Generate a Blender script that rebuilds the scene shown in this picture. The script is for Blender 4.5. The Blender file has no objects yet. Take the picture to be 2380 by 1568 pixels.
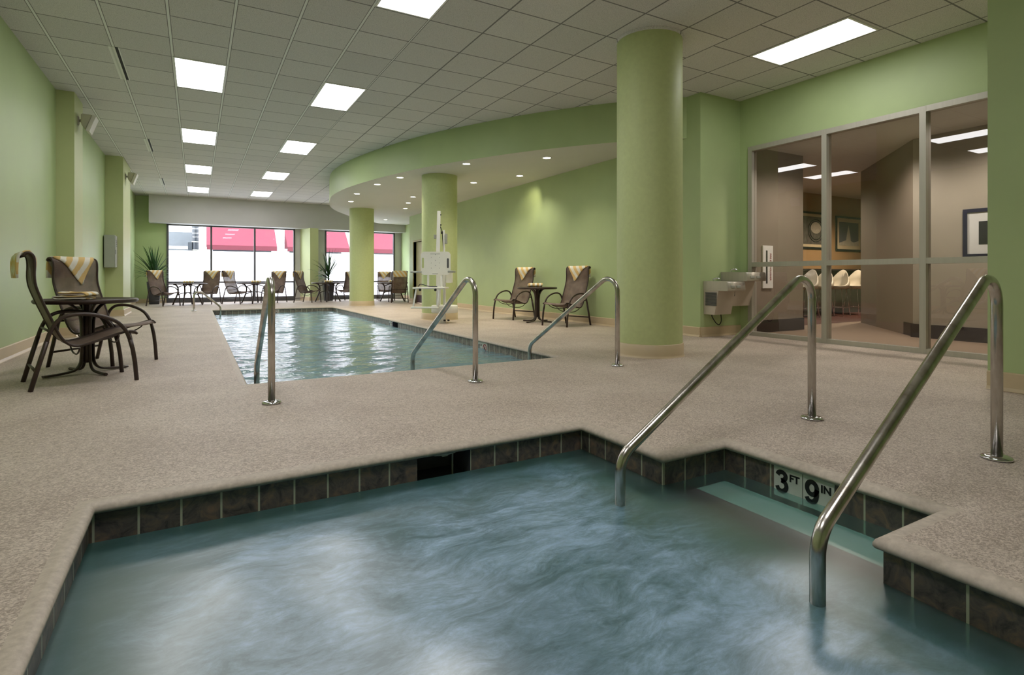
import bpy, bmesh, math, random
from mathutils import Vector, Matrix
random.seed(7)
PI = math.pi
S = bpy.context.scene
COL = S.collection

# ------------------------------------------------------------------ camera
F_PX, YAW, HZ, CAM_H = 1284.23, math.radians(29.716), 643.0, 0.91
cam_d = bpy.data.cameras.new('camera')
cam = bpy.data.objects.new('camera', cam_d); COL.objects.link(cam)
cam_d.sensor_width = 36.0
cam_d.lens = 36.0 * F_PX / 2380.0
cam_d.shift_y = -(784.0 - HZ) / 2380.0
cam_d.clip_start = 0.02
cam.location = (0, 0, CAM_H)
cam.rotation_euler = (PI / 2, 0, -YAW)
S.camera = cam

# ------------------------------------------------------------------ world, exposure
W = bpy.data.worlds.new('sky'); S.world = W; W.use_nodes = True
bg = W.node_tree.nodes['Background']
bg.inputs[0].default_value = (0.90, 0.94, 1.0, 1)
bg.inputs[1].default_value = 12.5
S.view_settings.view_transform = 'Standard'
S.view_settings.look = 'None'
S.view_settings.exposure = 0.14
S.view_settings.gamma = 1.0
S.view_settings.use_curve_mapping = False
S.cycles.max_bounces = 8
S.cycles.diffuse_bounces = 4
S.cycles.glossy_bounces = 3
S.cycles.use_adaptive_sampling = True
S.cycles.adaptive_threshold = 0.05
S.cycles.transparent_max_bounces = 16
S.cycles.sample_clamp_indirect = 4.0
S.cycles.caustics_reflective = False
S.cycles.caustics_refractive = False
S.cycles.use_denoising = True
PANEL_E = 11.5       # luminance of the ceiling troffers
DOWN_W = 15.0         # watts of one recessed downlight
LOBBY_E = 3.2

# ------------------------------------------------------------------ helpers: materials
def lin(c):
    f = lambda x: x / 12.92 if x <= 0.04045 else ((x + 0.055) / 1.055) ** 2.4
    return tuple(f(v / 255.0) for v in c) + (1.0,)

class NT:
    """tiny wrapper to write shader graphs compactly"""
    def __init__(self, name):
        self.m = bpy.data.materials.new(name); self.m.use_nodes = True
        self.t = self.m.node_tree
        self.t.nodes.clear()
        self.out = self.t.nodes.new('ShaderNodeOutputMaterial')
    def n(self, typ, **kw):
        nd = self.t.nodes.new(typ)
        for k, v in kw.items():
            if hasattr(nd, k): setattr(nd, k, v)
        return nd
    def put(self, sock, v):
        if isinstance(v, bpy.types.NodeSocket): self.t.links.new(v, sock)
        else: sock.default_value = v
    def math(self, op, a, b=0.0, c=None, clamp=False):
        nd = self.n('ShaderNodeMath', operation=op, use_clamp=clamp)
        self.put(nd.inputs[0], a); self.put(nd.inputs[1], b)
        if c is not None: self.put(nd.inputs[2], c)
        return nd.outputs[0]
    def mix(self, f, a, b):
        nd = self.n('ShaderNodeMix', data_type='RGBA')
        self.put(nd.inputs[0], f); self.put(nd.inputs[6], a); self.put(nd.inputs[7], b)
        return nd.outputs[2]
    def ramp(self, f, stops):
        nd = self.n('ShaderNodeValToRGB')
        el = nd.color_ramp.elements
        while len(el) < len(stops): el.new(0.5)
        for e, (p, c) in zip(el, stops):
            e.position = p; e.color = c if len(c) == 4 else tuple(c) + (1,)
        self.put(nd.inputs[0], f)
        return nd.outputs[0]
    def coord(self, which='Object'):
        return self.n('ShaderNodeTexCoord').outputs[which]
    def pos(self):
        return self.n('ShaderNodeNewGeometry').outputs['Position']
    def mapping(self, v, scale=(1, 1, 1), rot=(0, 0, 0), loc=(0, 0, 0)):
        nd = self.n('ShaderNodeMapping')
        self.put(nd.inputs[0], v); nd.inputs[1].default_value = loc
        nd.inputs[2].default_value = rot; nd.inputs[3].default_value = scale
        return nd.outputs[0]
    def noise(self, v, scale, detail=3.0, rough=0.55, dist=0.0):
        nd = self.n('ShaderNodeTexNoise')
        self.put(nd.inputs['Vector'], v)
        nd.inputs['Scale'].default_value = scale; nd.inputs['Detail'].default_value = detail
        nd.inputs['Roughness'].default_value = rough; nd.inputs['Distortion'].default_value = dist
        return nd.outputs['Fac']
    def sep(self, v):
        nd = self.n('ShaderNodeSeparateXYZ'); self.put(nd.inputs[0], v)
        return nd.outputs
    def bump(self, h, strength=0.3, dist=0.01):
        nd = self.n('ShaderNodeBump')
        nd.inputs['Strength'].default_value = strength; nd.inputs['Distance'].default_value = dist
        self.put(nd.inputs['Height'], h)
        return nd.outputs[0]
    def bsdf(self, color, rough=0.5, metal=0.0, normal=None, spec=0.5, **kw):
        nd = self.n('ShaderNodeBsdfPrincipled')
        self.put(nd.inputs['Base Color'], color); self.put(nd.inputs['Roughness'], rough)
        self.put(nd.inputs['Metallic'], metal); nd.inputs['Specular IOR Level'].default_value = spec
        if normal is not None: self.put(nd.inputs['Normal'], normal)
        for k, v in kw.items(): self.put(nd.inputs[k], v)
        return nd.outputs[0]
    def mixsh(self, f, a, b):
        nd = self.n('ShaderNodeMixShader')
        self.put(nd.inputs[0], f); self.put(nd.inputs[1], a); self.put(nd.inputs[2], b)
        return nd.outputs[0]
    def transp(self, c=(1, 1, 1, 1)):
        nd = self.n('ShaderNodeBsdfTransparent'); self.put(nd.inputs[0], c); return nd.outputs[0]
    def gloss(self, c=(1, 1, 1, 1), rough=0.0, normal=None):
        nd = self.n('ShaderNodeBsdfGlossy'); self.put(nd.inputs[0], c); nd.inputs['Roughness'].default_value = rough
        if normal is not None: self.put(nd.inputs['Normal'], normal)
        return nd.outputs[0]
    def diffuse(self, c, normal=None):
        nd = self.n('ShaderNodeBsdfDiffuse'); self.put(nd.inputs[0], c)
        if normal is not None: self.put(nd.inputs['Normal'], normal)
        return nd.outputs[0]
    def fresnel(self, ior=1.33, normal=None):
        nd = self.n('ShaderNodeFresnel'); nd.inputs[0].default_value = ior
        if normal is not None: self.put(nd.inputs['Normal'], normal)
        return nd.outputs[0]
    def done(self, sh):
        self.t.links.new(sh, self.out.inputs[0]); return self.m

def mat(name, c, rough=0.5, metal=0.0, var=0.06, scale=8.0, bump=0.0, spec=0.5, aniso=None):
    """plain procedural surface: a base colour with a little noise in tone and roughness"""
    g = NT(name)
    v = g.coord('Object')
    if aniso: v = g.mapping(v, scale=aniso)
    f = g.noise(v, scale, 4.0)
    c = lin(c)
    lo = tuple(max(0, x * (1 - var)) for x in c[:3]) + (1,)
    hi = tuple(min(1, x * (1 + var)) for x in c[:3]) + (1,)
    colr = g.ramp(f, [(0.3, lo), (0.7, hi)])
    r = g.math('MULTIPLY_ADD', f, 0.12, rough - 0.06)
    nrm = g.bump(f, bump, 0.004) if bump else None
    return g.done(g.bsdf(colr, r, metal, nrm, spec))

def emit(name, c, e):
    g = NT(name)
    nd = g.n('ShaderNodeEmission'); nd.inputs[1].default_value = e
    f = g.noise(g.coord('Object'), 20.0, 1.0)
    a = tuple(x * 0.985 for x in c[:3]) + (1,)
    g.put(nd.inputs[0], g.mix(f, a, c))
    return g.done(nd.outputs[0])

M = {}
M['wall'] = mat('green_paint', (178, 196, 144), 0.45, var=0.05, scale=1.3, spec=0.35)
M['column'] = mat('column_paint', (196, 206, 150), 0.5, var=0.04, scale=20, bump=0.12, spec=0.3)
M['pilaster'] = mat('pilaster_paint', (194, 202, 150), 0.5, var=0.03, scale=2)
M['cream'] = mat('cream_base', (204, 184, 152), 0.4, var=0.03)
M['grey_wall'] = mat('grey_plaster', (196, 194, 194), 0.6, var=0.03, scale=2)
M['white_ceiling'] = mat('white_plaster', (214, 212, 204), 0.7, var=0.02, scale=2)
M['alu'] = mat('brushed_aluminium', (184, 180, 168), 0.45, 0.3, var=0.05, scale=30, aniso=(1, 1, 0.05))
M['dark_frame'] = mat('dark_frame', (86, 86, 90), 0.45, 0.3, var=0.04)
M['black'] = mat('black_rubber', (20, 20, 22), 0.6, var=0.1)
M['bronze'] = mat('bronze_metal', (62, 48, 42), 0.38, 0.15, var=0.12, scale=14)
M['white_metal'] = mat('white_powder_coat', (240, 240, 236), 0.4, var=0.02)
M['white_plastic'] = mat('white_plastic', (240, 239, 230), 0.45, var=0.02)
M['grey_metal'] = mat('grey_cabinet', (168, 170, 162), 0.4, 0.1, var=0.03)
M['speaker'] = mat('speaker_shell', (196, 192, 176), 0.5, var=0.03)
M['grille'] = mat('speaker_grille', (214, 210, 200), 0.6, var=0.1, scale=300)
M['fountain'] = mat('satin_steel', (192, 185, 172), 0.36, 0.35, var=0.05, scale=30, aniso=(1, 1, 0.1))
M['fountain_panel'] = mat('taupe_panel', (196, 184, 170), 0.5, 0.1, var=0.03)
M['pot'] = mat('planter_dark', (62, 62, 70), 0.45, var=0.05)
M['soil'] = mat('potting_soil', (48, 38, 30), 0.9, var=0.3, scale=40)
M['plaster_pool'] = mat('pool_plaster', (176, 196, 192), 0.7, var=0.05, scale=3)
M['step_pale'] = mat('spa_step_plaster', (178, 196, 186), 0.7, var=0.05, scale=5)
M['nosing'] = mat('maroon_tile', (74, 20, 36), 0.4, var=0.15, scale=40)
M['tile_white'] = mat('white_tile', (214, 216, 210), 0.3, var=0.02)
M['ink'] = mat('black_ink', (16, 16, 18), 0.4, var=0.1)
M['red_ink'] = mat('red_ink', (150, 50, 48), 0.4, var=0.1)
M['taupe'] = mat('taupe_paint', (142, 130, 116), 0.6, var=0.04, scale=2)
M['taupe_light'] = mat('light_taupe_paint', (168, 160, 146), 0.6, var=0.03, scale=2)
M['tan'] = mat('tan_paint', (170, 138, 98), 0.6, var=0.04, scale=2)
M['dark_base'] = mat('dark_base', (42, 34, 36), 0.4, var=0.08)
M['counter'] = mat('counter_panel', (70, 70, 62), 0.5, var=0.06)
M['stool'] = mat('stool_shell', (212, 206, 190), 0.4, var=0.02)
M['chrome'] = mat('chrome', (220, 220, 224), 0.12, 1.0, var=0.02)
M['frame_black'] = mat('picture_frame', (30, 30, 34), 0.4, var=0.1)
M['frame_blue'] = mat('dark_blue_frame', (40, 38, 66), 0.4, var=0.1)
M['mat_cream'] = mat('picture_mat', (206, 192, 160), 0.7, var=0.02)
M['mat_white'] = mat('white_mat', (220, 222, 222), 0.7, var=0.02)
M['photo_grey'] = mat('photo_grey', (92, 88, 84), 0.6, var=0.4, scale=12)
M['photo_sky'] = mat('photo_sky', (92, 92, 104), 0.6, var=0.15, scale=3)
M['photo_light'] = mat('photo_light', (184, 178, 164), 0.6, var=0.15, scale=25)
M['photo_dark'] = mat('photo_dark', (34, 34, 40), 0.6, var=0.3, scale=15)
M['brown_floor'] = mat('brown_plank', (158, 138, 118), 0.45, var=0.12, scale=5, aniso=(1, 8, 1))
M['rust_floor'] = mat('rust_plank', (96, 62, 54), 0.4, var=0.15, scale=5, aniso=(1, 8, 1))
M['awning'] = mat('crimson_canvas', (100, 18, 38), 0.8, var=0.05)
M['awning_dark'] = mat('crimson_valance', (78, 10, 28), 0.8, var=0.05)
M['facade_dark'] = mat('shop_glass', (70, 72, 78), 0.3, var=0.1)
M['post'] = mat('lamp_post_paint', (34, 36, 44), 0.4, var=0.1)
M['paving'] = mat('street_paving', (170, 170, 170), 0.8, var=0.08)
M['olive'] = mat('door_frame_paint', (150, 146, 84), 0.45, var=0.04)
M['door'] = mat('door_paint', (196, 190, 150), 0.5, var=0.03)
M['maroon'] = mat('kick_plate', (70, 40, 44), 0.4, var=0.1)
M['leaf'] = None
M['panel'] = emit('lamp_diffuser', (1.0, 0.98, 0.97, 1), PANEL_E)
M['down'] = emit('downlight_lens', (1.0, 0.93, 0.78, 1), 14.0)
M['lobby_fill'] = emit('lobby_fill_panel', (1.0, 0.93, 0.86, 1), LOBBY_E)  # glow of the light panel added out of view in the lobby
M['strap'] = mat('navy_strap', (28, 34, 60), 0.8, var=0.15)
M['slot'] = mat('slot_dark', (14, 14, 15), 0.7, var=0.1)
M['skimmer'] = mat('skimmer_throat', (92, 90, 104), 0.6, var=0.2)

def m_steel():
    g = NT('stainless_tube')
    v = g.coord('Object')
    f = g.noise(g.mapping(v, scale=(1, 1, 0.3)), 9, 5.0, 0.65)
    f2 = g.noise(v, 120, 2.0)
    c = g.ramp(f, [(0.35, lin((172, 164, 154))), (0.6, lin((214, 210, 204)))])
    r = g.math('MULTIPLY_ADD', f2, 0.14, 0.16)
    return g.done(g.bsdf(c, r, 1.0))
M['steel'] = m_steel()

def m_deck():
    g = NT('knockdown_deck')
    v = g.coord('Object')
    w = g.noise(v, 26, 4.0, 0.6, 0.4)
    fine0 = g.noise(g.mapping(v, scale=(0.8, 1.15, 1)), 105, 5.0, 0.65, 0.8)
    big = g.noise(v, 1.6, 4.0)
    fine = g.math('ADD', fine0, g.math('MULTIPLY_ADD', big, 0.22, g.math('MULTIPLY_ADD', w, 0.16, -0.19)))
    a = g.ramp(fine, [(0.42, lin((148, 131, 119))), (0.50, lin((198, 181, 167))), (0.58, lin((228, 213, 200)))])
    b = g.ramp(w, [(0.35, lin((184, 166, 153))), (0.65, lin((214, 197, 184)))])
    c = g.mix(0.3, a, b)
    c = g.mix(g.math('MULTIPLY', big, 0.2), c, lin((180, 170, 156)))
    h = g.math('ADD', g.ramp(fine, [(0.44, (0, 0, 0)), (0.54, (1, 1, 1))]), g.math('MULTIPLY', w, 0.5))
    return g.done(g.bsdf(c, 0.52, 0, g.bump(h, 0.35, 0.004), 0.4))
M['deck'] = m_deck()

def m_coping():
    g = NT('coping')
    v = g.coord('Object')
    f = g.noise(v, 40, 4, 0.6)
    c = g.ramp(f, [(0.3, lin((182, 168, 154))), (0.7, lin((208, 194, 179)))])
    return g.done(g.bsdf(c, 0.5, 0, g.bump(f, 0.2, 0.004), 0.4))
M['coping'] = m_coping()

def m_ceiling():
    # lay-in tiles: two grid fields, the bay over the glass wall is set out from its own lamp
    g = NT('lay_in_tiles')
    p = g.coord('Object')
    x, y, z = g.sep(p)
    isr = g.math('GREATER_THAN', x, 2.1975)
    xl = g.math('DIVIDE', g.math('ADD', x, 0.2625), 0.615)
    xr = g.math('DIVIDE', g.math('SUBTRACT', x, 2.1975), 0.643)
    t = g.math('ADD', g.math('MULTIPLY', xl, g.math('SUBTRACT', 1.0, isr)), g.math('MULTIPLY', xr, isr))
    far = g.math('GREATER_THAN', x, 2.1975 + 0.643 * 5)
    yy = g.math('DIVIDE', g.math('SUBTRACT', y, g.math('MULTIPLY_ADD', far, 0.205, 5.655)), 0.638)
    def line(s, half):
        fr = g.math('FRACT', s)
        d = g.math('MINIMUM', fr, g.math('SUBTRACT', 1.0, fr))
        return g.math('LESS_THAN', d, half)
    isl = g.math('SUBTRACT', 1.0, isr)
    bar = g.math('MULTIPLY', line(t, 0.019), isl)
    edge = g.math('MAXIMUM', g.math('MAXIMUM', g.math('MULTIPLY', line(t, 0.031), isl), g.math('MULTIPLY', line(t, 0.015), isr)), line(yy, 0.014))  # dark lines: shade of the recessed tile edges, put into the colour
    cell = g.math('ADD', g.math('MULTIPLY', g.math('FLOOR', t), 17.31), g.math('MULTIPLY', g.math('FLOOR', yy), 5.17))
    wn = g.n('ShaderNodeTexWhiteNoise', noise_dimensions='1D'); g.put(wn.inputs['W'], cell)
    tone = g.math('MULTIPLY_ADD', wn.outputs[0], 0.10, 0.92)
    speck = g.noise(p, 160, 3.0, 0.7)
    tc = g.ramp(speck, [(0.36, lin((178, 176, 175))), (0.48, lin((225, 222, 220))), (0.7, lin((233, 230, 228)))])
    hv = g.n('ShaderNodeMix', data_type='RGBA', blend_type='MULTIPLY')
    hv.inputs[0].default_value = 1.0
    g.put(hv.inputs[6], tc)
    cmb = g.n('ShaderNodeCombineColor')
    for i in range(3): g.put(cmb.inputs[i], tone)
    g.put(hv.inputs[7], cmb.outputs[0])
    c = g.mix(edge, hv.outputs[2], lin((136, 134, 134)))
    c = g.mix(bar, c, lin((244, 245, 243)))
    return g.done(g.bsdf(c, 0.75, 0, None, 0.2))
M['ceiling'] = m_ceiling()

def m_tileband(name, a, b, c2, tw, grout):
    # one row of slate tiles, laid out along the UV's first axis (metres)
    g = NT(name)
    uv = g.n('ShaderNodeUVMap').outputs[0]
    x, y, z = g.sep(uv)
    s = g.math('DIVIDE', x, tw)
    fr = g.math('FRACT', s)
    gl = g.math('LESS_THAN', fr, grout)
    wn = g.n('ShaderNodeTexWhiteNoise', noise_dimensions='1D'); g.put(wn.inputs['W'], g.math('FLOOR', s))
    v = g.n('ShaderNodeVectorMath', operation='ADD')
    g.put(v.inputs[0], g.pos()); g.put(v.inputs[1], wn.outputs[1])
    f = g.noise(v.outputs[0], 14, 5, 0.65, 1.0)
    c = g.ramp(f, [(0.3, lin(a)), (0.5, lin(b)), (0.72, lin(c2))])
    c = g.mix(gl, c, lin((186, 188, 168)))
    return g.done(g.bsdf(c, 0.42, 0, g.bump(f, 0.25, 0.004), 0.45))
M['slate'] = m_tileband('slate_tile', (54, 52, 56), (100, 92, 88), (138, 114, 96), 0.153, 0.055)
M['pool_tile'] = m_tileband('pool_tile', (84, 84, 86), (126, 118, 108), (158, 150, 138), 0.153, 0.075)

def m_sling():
    g = NT('sling_mesh_fabric')
    v = g.coord('Object')
    x, y, z = g.sep(v)
    w1 = g.math('FRACT', g.math('MULTIPLY', y, 180)); w2 = g.math('FRACT', g.math('MULTIPLY', g.math('ADD', z, x), 180))
    k = g.math('MULTIPLY', g.math('GREATER_THAN', w1, 0.6), g.math('GREATER_THAN', w2, 0.55))
    f = g.noise(v, 9, 3)
    c = g.ramp(f, [(0.3, lin((106, 88, 78))), (0.7, lin((132, 112, 100)))])
    b = g.bsdf(c, 0.5, 0, None, 0.4)
    return g.done(g.mixsh(g.math('MULTIPLY', k, 0.75), b, g.transp()))
M['sling'] = m_sling()

def m_towel():
    g = NT('striped_towel')
    uv = g.n('ShaderNodeUVMap').outputs[0]
    x, y, z = g.sep(uv)
    s = g.math('FRACT', g.math('DIVIDE', x, 0.115))
    k = g.math('SMOOTH_MIN', s, 1.0, 0.0)
    st = g.ramp(s, [(0.0, lin((236, 232, 220))), (0.47, lin((236, 232, 220))), (0.51, lin((226, 190, 122))), (0.97, lin((226, 190, 122)))])
    f = g.noise(g.pos(), 260, 2)
    f2 = g.noise(g.pos(), 24, 3)
    c = g.mix(g.math('MULTIPLY', f, 0.25), st, lin((240, 226, 196)))
    return g.done(g.bsdf(c, 0.95, 0, g.bump(g.math('ADD', f, f2), 0.4, 0.004), 0.1))
M['towel'] = m_towel()

def m_leaf():
    g = NT('dracaena_leaf')
    uv = g.n('ShaderNodeUVMap').outputs[0]
    x, y, z = g.sep(uv)
    f = g.noise(g.pos(), 12, 2)
    c = g.ramp(f, [(0.3, lin((30, 62, 34))), (0.7, lin((66, 108, 58)))])
    return g.done(g.bsdf(c, 0.45, 0, None, 0.4))
M['leaf'] = m_leaf()

def m_pool_water():
    g = NT('rippled_pool_water')
    v = g.pos()
    n1 = g.noise(g.mapping(v, scale=(1.0, 1.7, 1)), 9.0, 3.0, 0.5, 0.6)
    nb = g.bump(n1, 0.5, 0.02)
    body = g.mixsh(0.62, g.transp(lin((180, 214, 220))), g.diffuse(lin((150, 184, 194))))
    fr = g.fresnel(1.33, nb)
    return g.done(g.mixsh(fr, body, g.gloss((1, 1, 1, 1), 0.03, nb)))
M['pool_water'] = m_pool_water()

def m_spa_water():
    # churned, milky water: clear at the shallow step and along the tiles, full of bubbles over the jets
    g = NT('churned_spa_water')
    p = g.pos()
    x, y, z = g.sep(p)
    warp = g.n('ShaderNodeTexNoise'); g.put(warp.inputs['Vector'], p); warp.inputs['Scale'].default_value = 1.7
    warp.inputs['Detail'].default_value = 3.0
    wv = g.n('ShaderNodeVectorMath', operation='MULTIPLY_ADD')
    g.put(wv.inputs[0], warp.outputs['Color']); wv.inputs[1].default_value = (0.30, 0.30, 0.0); g.put(wv.inputs[2], p)
    wvv = wv.outputs[0]
    big = g.noise(wvv, 2.2, 3.0, 0.55, 0.4)
    streak = g.noise(g.mapping(wvv, scale=(1.0, 2.6, 1), rot=(0, 0, -0.35)), 4.6, 9.0, 0.72, 0.7)
    fine = g.noise(g.mapping(wvv, scale=(1.0, 2.2, 1), rot=(0, 0, -0.5)), 22.0, 6.0, 0.75, 0.3)
    # distance to the tiled walls
    e1 = g.math('SUBTRACT', 2.755, y); e2 = g.math('SUBTRACT', 1.99, x); e3 = g.math('ADD', x, 0.36)
    e = g.math('MINIMUM', g.math('MINIMUM', e1, e2), e3)
    e = g.math('ADD', e, g.math('MULTIPLY_ADD', big, 0.5, -0.25))
    core = g.ramp(e, [(0.02, (0, 0, 0)), (0.55, (1, 1, 1))])
    cl = g.math('MULTIPLY_ADD', streak, 0.80, g.math('MULTIPLY', big, 0.48))
    cl = g.math('ADD', cl, g.math('MULTIPLY_ADD', fine, 0.42, -0.21))
    foam = g.ramp(cl, [(0.50, (0, 0, 0)), (0.64, (0.35, 0.35, 0.35)), (0.84, (1, 1, 1))])
    foam = g.math('MULTIPLY', foam, g.math('MULTIPLY_ADD', core, 0.85, 0.15))
    c = g.mix(foam, g.mix(core, lin((58, 106, 100)), lin((58, 104, 120))), lin((156, 190, 222)))
    deep = g.ramp(g.math('SUBTRACT', 2.75, x), [(0.63, (0, 0, 0)), (0.92, (1, 1, 1))])
    opac = g.math('MULTIPLY_ADD', core, 0.30, g.math('MULTIPLY_ADD', deep, 0.58, 0.10))
    opac = g.math('ADD', opac, g.math('MULTIPLY', foam, 0.3), clamp=True)
    h = g.math('ADD', g.math('MULTIPLY', big, 1.0), g.math('MULTIPLY', streak, 0.12))
    nb = g.bump(big, 0.3, 0.05)
    body = g.mixsh(opac, g.transp(lin((206, 236, 234))), g.diffuse(c, nb))
    fr = g.math('MULTIPLY', g.fresnel(1.33), 0.22)
    return g.done(g.mixsh(fr, body, g.gloss((1, 1, 1, 1), 0.32)))
M['spa_water'] = m_spa_water()

def m_glass(name, tint, refl_ior=1.5, rough=0.0, boost=1.0):
    g = NT(name)
    front = g.math('SUBTRACT', 1.0, g.n('ShaderNodeNewGeometry').outputs['Backfacing'])
    fr = g.math('MULTIPLY', g.math('MULTIPLY', g.fresnel(refl_ior), boost), front, clamp=True)
    n = g.noise(g.pos(), 3, 1)
    c = g.mix(g.math('MULTIPLY', n, 0.08), tint, (1, 1, 1, 1))
    return g.done(g.mixsh(fr, g.transp(c), g.gloss((1, 1, 1, 1), rough)))
M['glass'] = m_glass('clear_glass', (0.90, 0.93, 0.93, 1), 1.5)
M['tinted'] = m_glass('smoked_glass', (0.80, 0.76, 0.72, 1), 1.5, boost=1.7)
def m_frost():
    g = NT('frosted_film')
    tr = g.n('ShaderNodeBsdfTranslucent')
    f = g.noise(g.pos(), 1.2, 3)
    g.put(tr.inputs[0], g.ramp(f, [(0.3, lin((242, 243, 250))), (0.7, lin((249, 250, 254)))]))
    return g.done(g.mixsh(0.05, tr.outputs[0], g.diffuse(lin((235, 236, 242)))))
M['frost'] = m_frost()
def m_facade():
    g = NT('white_painted_brick')
    b = g.n('ShaderNodeTexBrick')
    g.put(b.inputs['Vector'], g.mapping(g.coord('Object'), rot=(PI / 2, 0, 0)))
    b.inputs['Color1'].default_value = lin((226, 224, 224)); b.inputs['Color2'].default_value = lin((216, 214, 216))
    b.inputs['Mortar'].default_value = lin((176, 174, 178)); b.inputs['Scale'].default_value = 1.0
    b.inputs['Mortar Size'].default_value = 0.012
    b.inputs['Brick Width'].default_value = 0.6; b.inputs['Row Height'].default_value = 0.3
    return g.done(g.bsdf(b.outputs[0], 0.8))
M['facade'] = m_facade()

# ------------------------------------------------------------------ helpers: meshes
class MB:
    def __init__(self):
        self.bm = bmesh.new(); self.uv = self.bm.loops.layers.uv.new('UVMap')
    def face(self, pts, uvs=None, smooth=False):
        vs = [self.bm.verts.new(p) for p in pts]
        try: f = self.bm.faces.new(vs)
        except ValueError: return None
        f.smooth = smooth
        if uvs:
            for l, u in zip(f.loops, uvs): l[self.uv].uv = u
        return f
    def box(self, x0, x1, y0, y1, z0, z1):
        c = [(x, y, z) for z in (z0, z1) for y in (y0, y1) for x in (x0, x1)]
        return self.hexa(c)
    def hexa(self, c):
        vs = [self.bm.verts.new(p) for p in c]
        for q in ((0, 2, 3, 1), (4, 5, 7, 6), (0, 1, 5, 4), (2, 6, 7, 3), (0, 4, 6, 2), (1, 3, 7, 5)):
            self.bm.faces.new([vs[i] for i in q])
        return self
    def rbox(self, x0, x1, y0, y1, z0, z1, r=0.01, seg=2):
        t = bmesh.new(); lv = t.loops.layers.uv.new('UVMap')
        bmesh.ops.create_cube(t, size=1.0)
        for v in t.verts:
            v.co = Vector(((x0 + x1) / 2 + v.co.x * (x1 - x0), (y0 + y1) / 2 + v.co.y * (y1 - y0), (z0 + z1) / 2 + v.co.z * (z1 - z0)))
        bmesh.ops.bevel(t, geom=list(t.edges), offset=r, segments=seg, profile=0.5, affect='EDGES')
        self.merge(t); return self
    def merge(self, t, mtx=None):
        m = bpy.data.meshes.new('tmp'); t.to_mesh(m); t.free()
        if mtx is not None: m.transform(mtx)
        self.bm.from_mesh(m); bpy.data.meshes.remove(m)
    def tube(self, pts, r, seg=10, cap=True, flat=None, closed=False):
        """sweep a round (or flattened) section along a polyline"""
        P = [Vector(p) for p in pts]
        n = len(P)
        rs = r if isinstance(r, (list, tuple)) else [r] * n
        T = []
        for i in range(n):
            if closed: d = (P[(i + 1) % n] - P[i - 1])
            else: d = (P[min(i + 1, n - 1)] - P[max(i - 1, 0)])
            T.append(d.normalized())
        ref = Vector((0, 0, 1)) if abs(T[0].z) < 0.9 else Vector((1, 0, 0))
        nrm = (ref - T[0] * ref.dot(T[0])).normalized()
        rings = []
        for i in range(n):
            if i: 
                ax = T[i - 1].cross(T[i])
                if ax.length > 1e-7:
                    nrm = Matrix.Rotation(T[i - 1].angle(T[i]), 3, ax.normalized()) @ nrm
                nrm = (nrm - T[i] * nrm.dot(T[i])).normalized()
            b = T[i].cross(nrm)
            fa, fb = flat if flat else (1, 1)
            rings.append([self.bm.verts.new(P[i] + (nrm * math.cos(2 * PI * k / seg) * fa + b * math.sin(2 * PI * k / seg) * fb) * rs[i]) for k in range(seg)])
        lim = n if closed else n - 1
        for i in range(lim):
            A, B = rings[i], rings[(i + 1) % n]
            for k in range(seg):
                f = self.bm.faces.new((A[k], A[(k + 1) % seg], B[(k + 1) % seg], B[k])); f.smooth = True
        if cap and not closed:
            self.bm.faces.new(list(reversed(rings[0]))); self.bm.faces.new(rings[-1])
        return self
    def lathe(self, prof, seg=32, cx=0, cy=0, smooth=True, a0=0.0, a1=2 * PI):
        full = abs(a1 - a0 - 2 * PI) < 1e-6
        cnt = seg if full else seg + 1
        rings = []
        for r, z in prof:
            if r < 1e-6: rings.append([self.bm.verts.new((cx, cy, z))])
            else: rings.append([self.bm.verts.new((cx + r * math.cos(a0 + (a1 - a0) * k / seg), cy + r * math.sin(a0 + (a1 - a0) * k / seg), z)) for k in range(cnt)])
        for A, B in zip(rings, rings[1:]):
            for k in range(cnt if full else cnt - 1):
                k2 = (k + 1) % cnt
                if len(A) == 1 and len(B) == 1: continue
                if len(A) == 1: f = self.bm.faces.new((A[0], B[k2], B[k]))
                elif len(B) == 1: f = self.bm.faces.new((A[k], A[k2], B[0]))
                else: f = self.bm.faces.new((A[k], A[k2], B[k2], B[k]))
                f.smooth = smooth
        return self
    def prism(self, poly, z0, z1, axis='z', smooth_side=False):
        """poly: list of 2D points; axis: the extrusion axis"""
        def P(a, b, t):
            return {'z': (a, b, t), 'y': (a, t, b), 'x': (t, a, b)}[axis]
        A = [self.bm.verts.new(P(a, b, z0)) for a, b in poly]; B = [self.bm.verts.new(P(a, b, z1)) for a, b in poly]
        n = len(poly)
        self.bm.faces.new(list(reversed(A))); self.bm.faces.new(B)
        for i in range(n):
            f = self.bm.faces.new((A[i], A[(i + 1) % n], B[(i + 1) % n], B[i])); f.smooth = smooth_side
        return self
    def grid(self, rows, uvs=None, smooth=True, thick=0.0):
        """surface through rows of points; optional thickness (solidified along the normals)"""
        V = [[Vector(p) for p in r] for r in rows]
        R, C_ = len(V), len(V[0])
        def shell(off, flip):
            out = []
            for i in range(R):
                o = []
                for j in range(C_):
                    du = V[min(i + 1, R - 1)][j] - V[max(i - 1, 0)][j]; dv = V[i][min(j + 1, C_ - 1)] - V[i][max(j - 1, 0)]
                    nn = du.cross(dv)
                    nn = nn.normalized() if nn.length > 1e-9 else Vector((0, 0, 1))
                    o.append(self.bm.verts.new(V[i][j] + nn * off))
                out.append(o)
            for i in range(R - 1):
                for j in range(C_ - 1):
                    q = [(i, j), (i + 1, j), (i + 1, j + 1), (i, j + 1)]
                    if flip: q.reverse()
                    f = self.bm.faces.new([out[a][b] for a, b in q]); f.smooth = smooth
                    if uvs:
                        for l, (a, b) in zip(f.loops, q): l[self.uv].uv = uvs[a][b]
            return out
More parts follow.
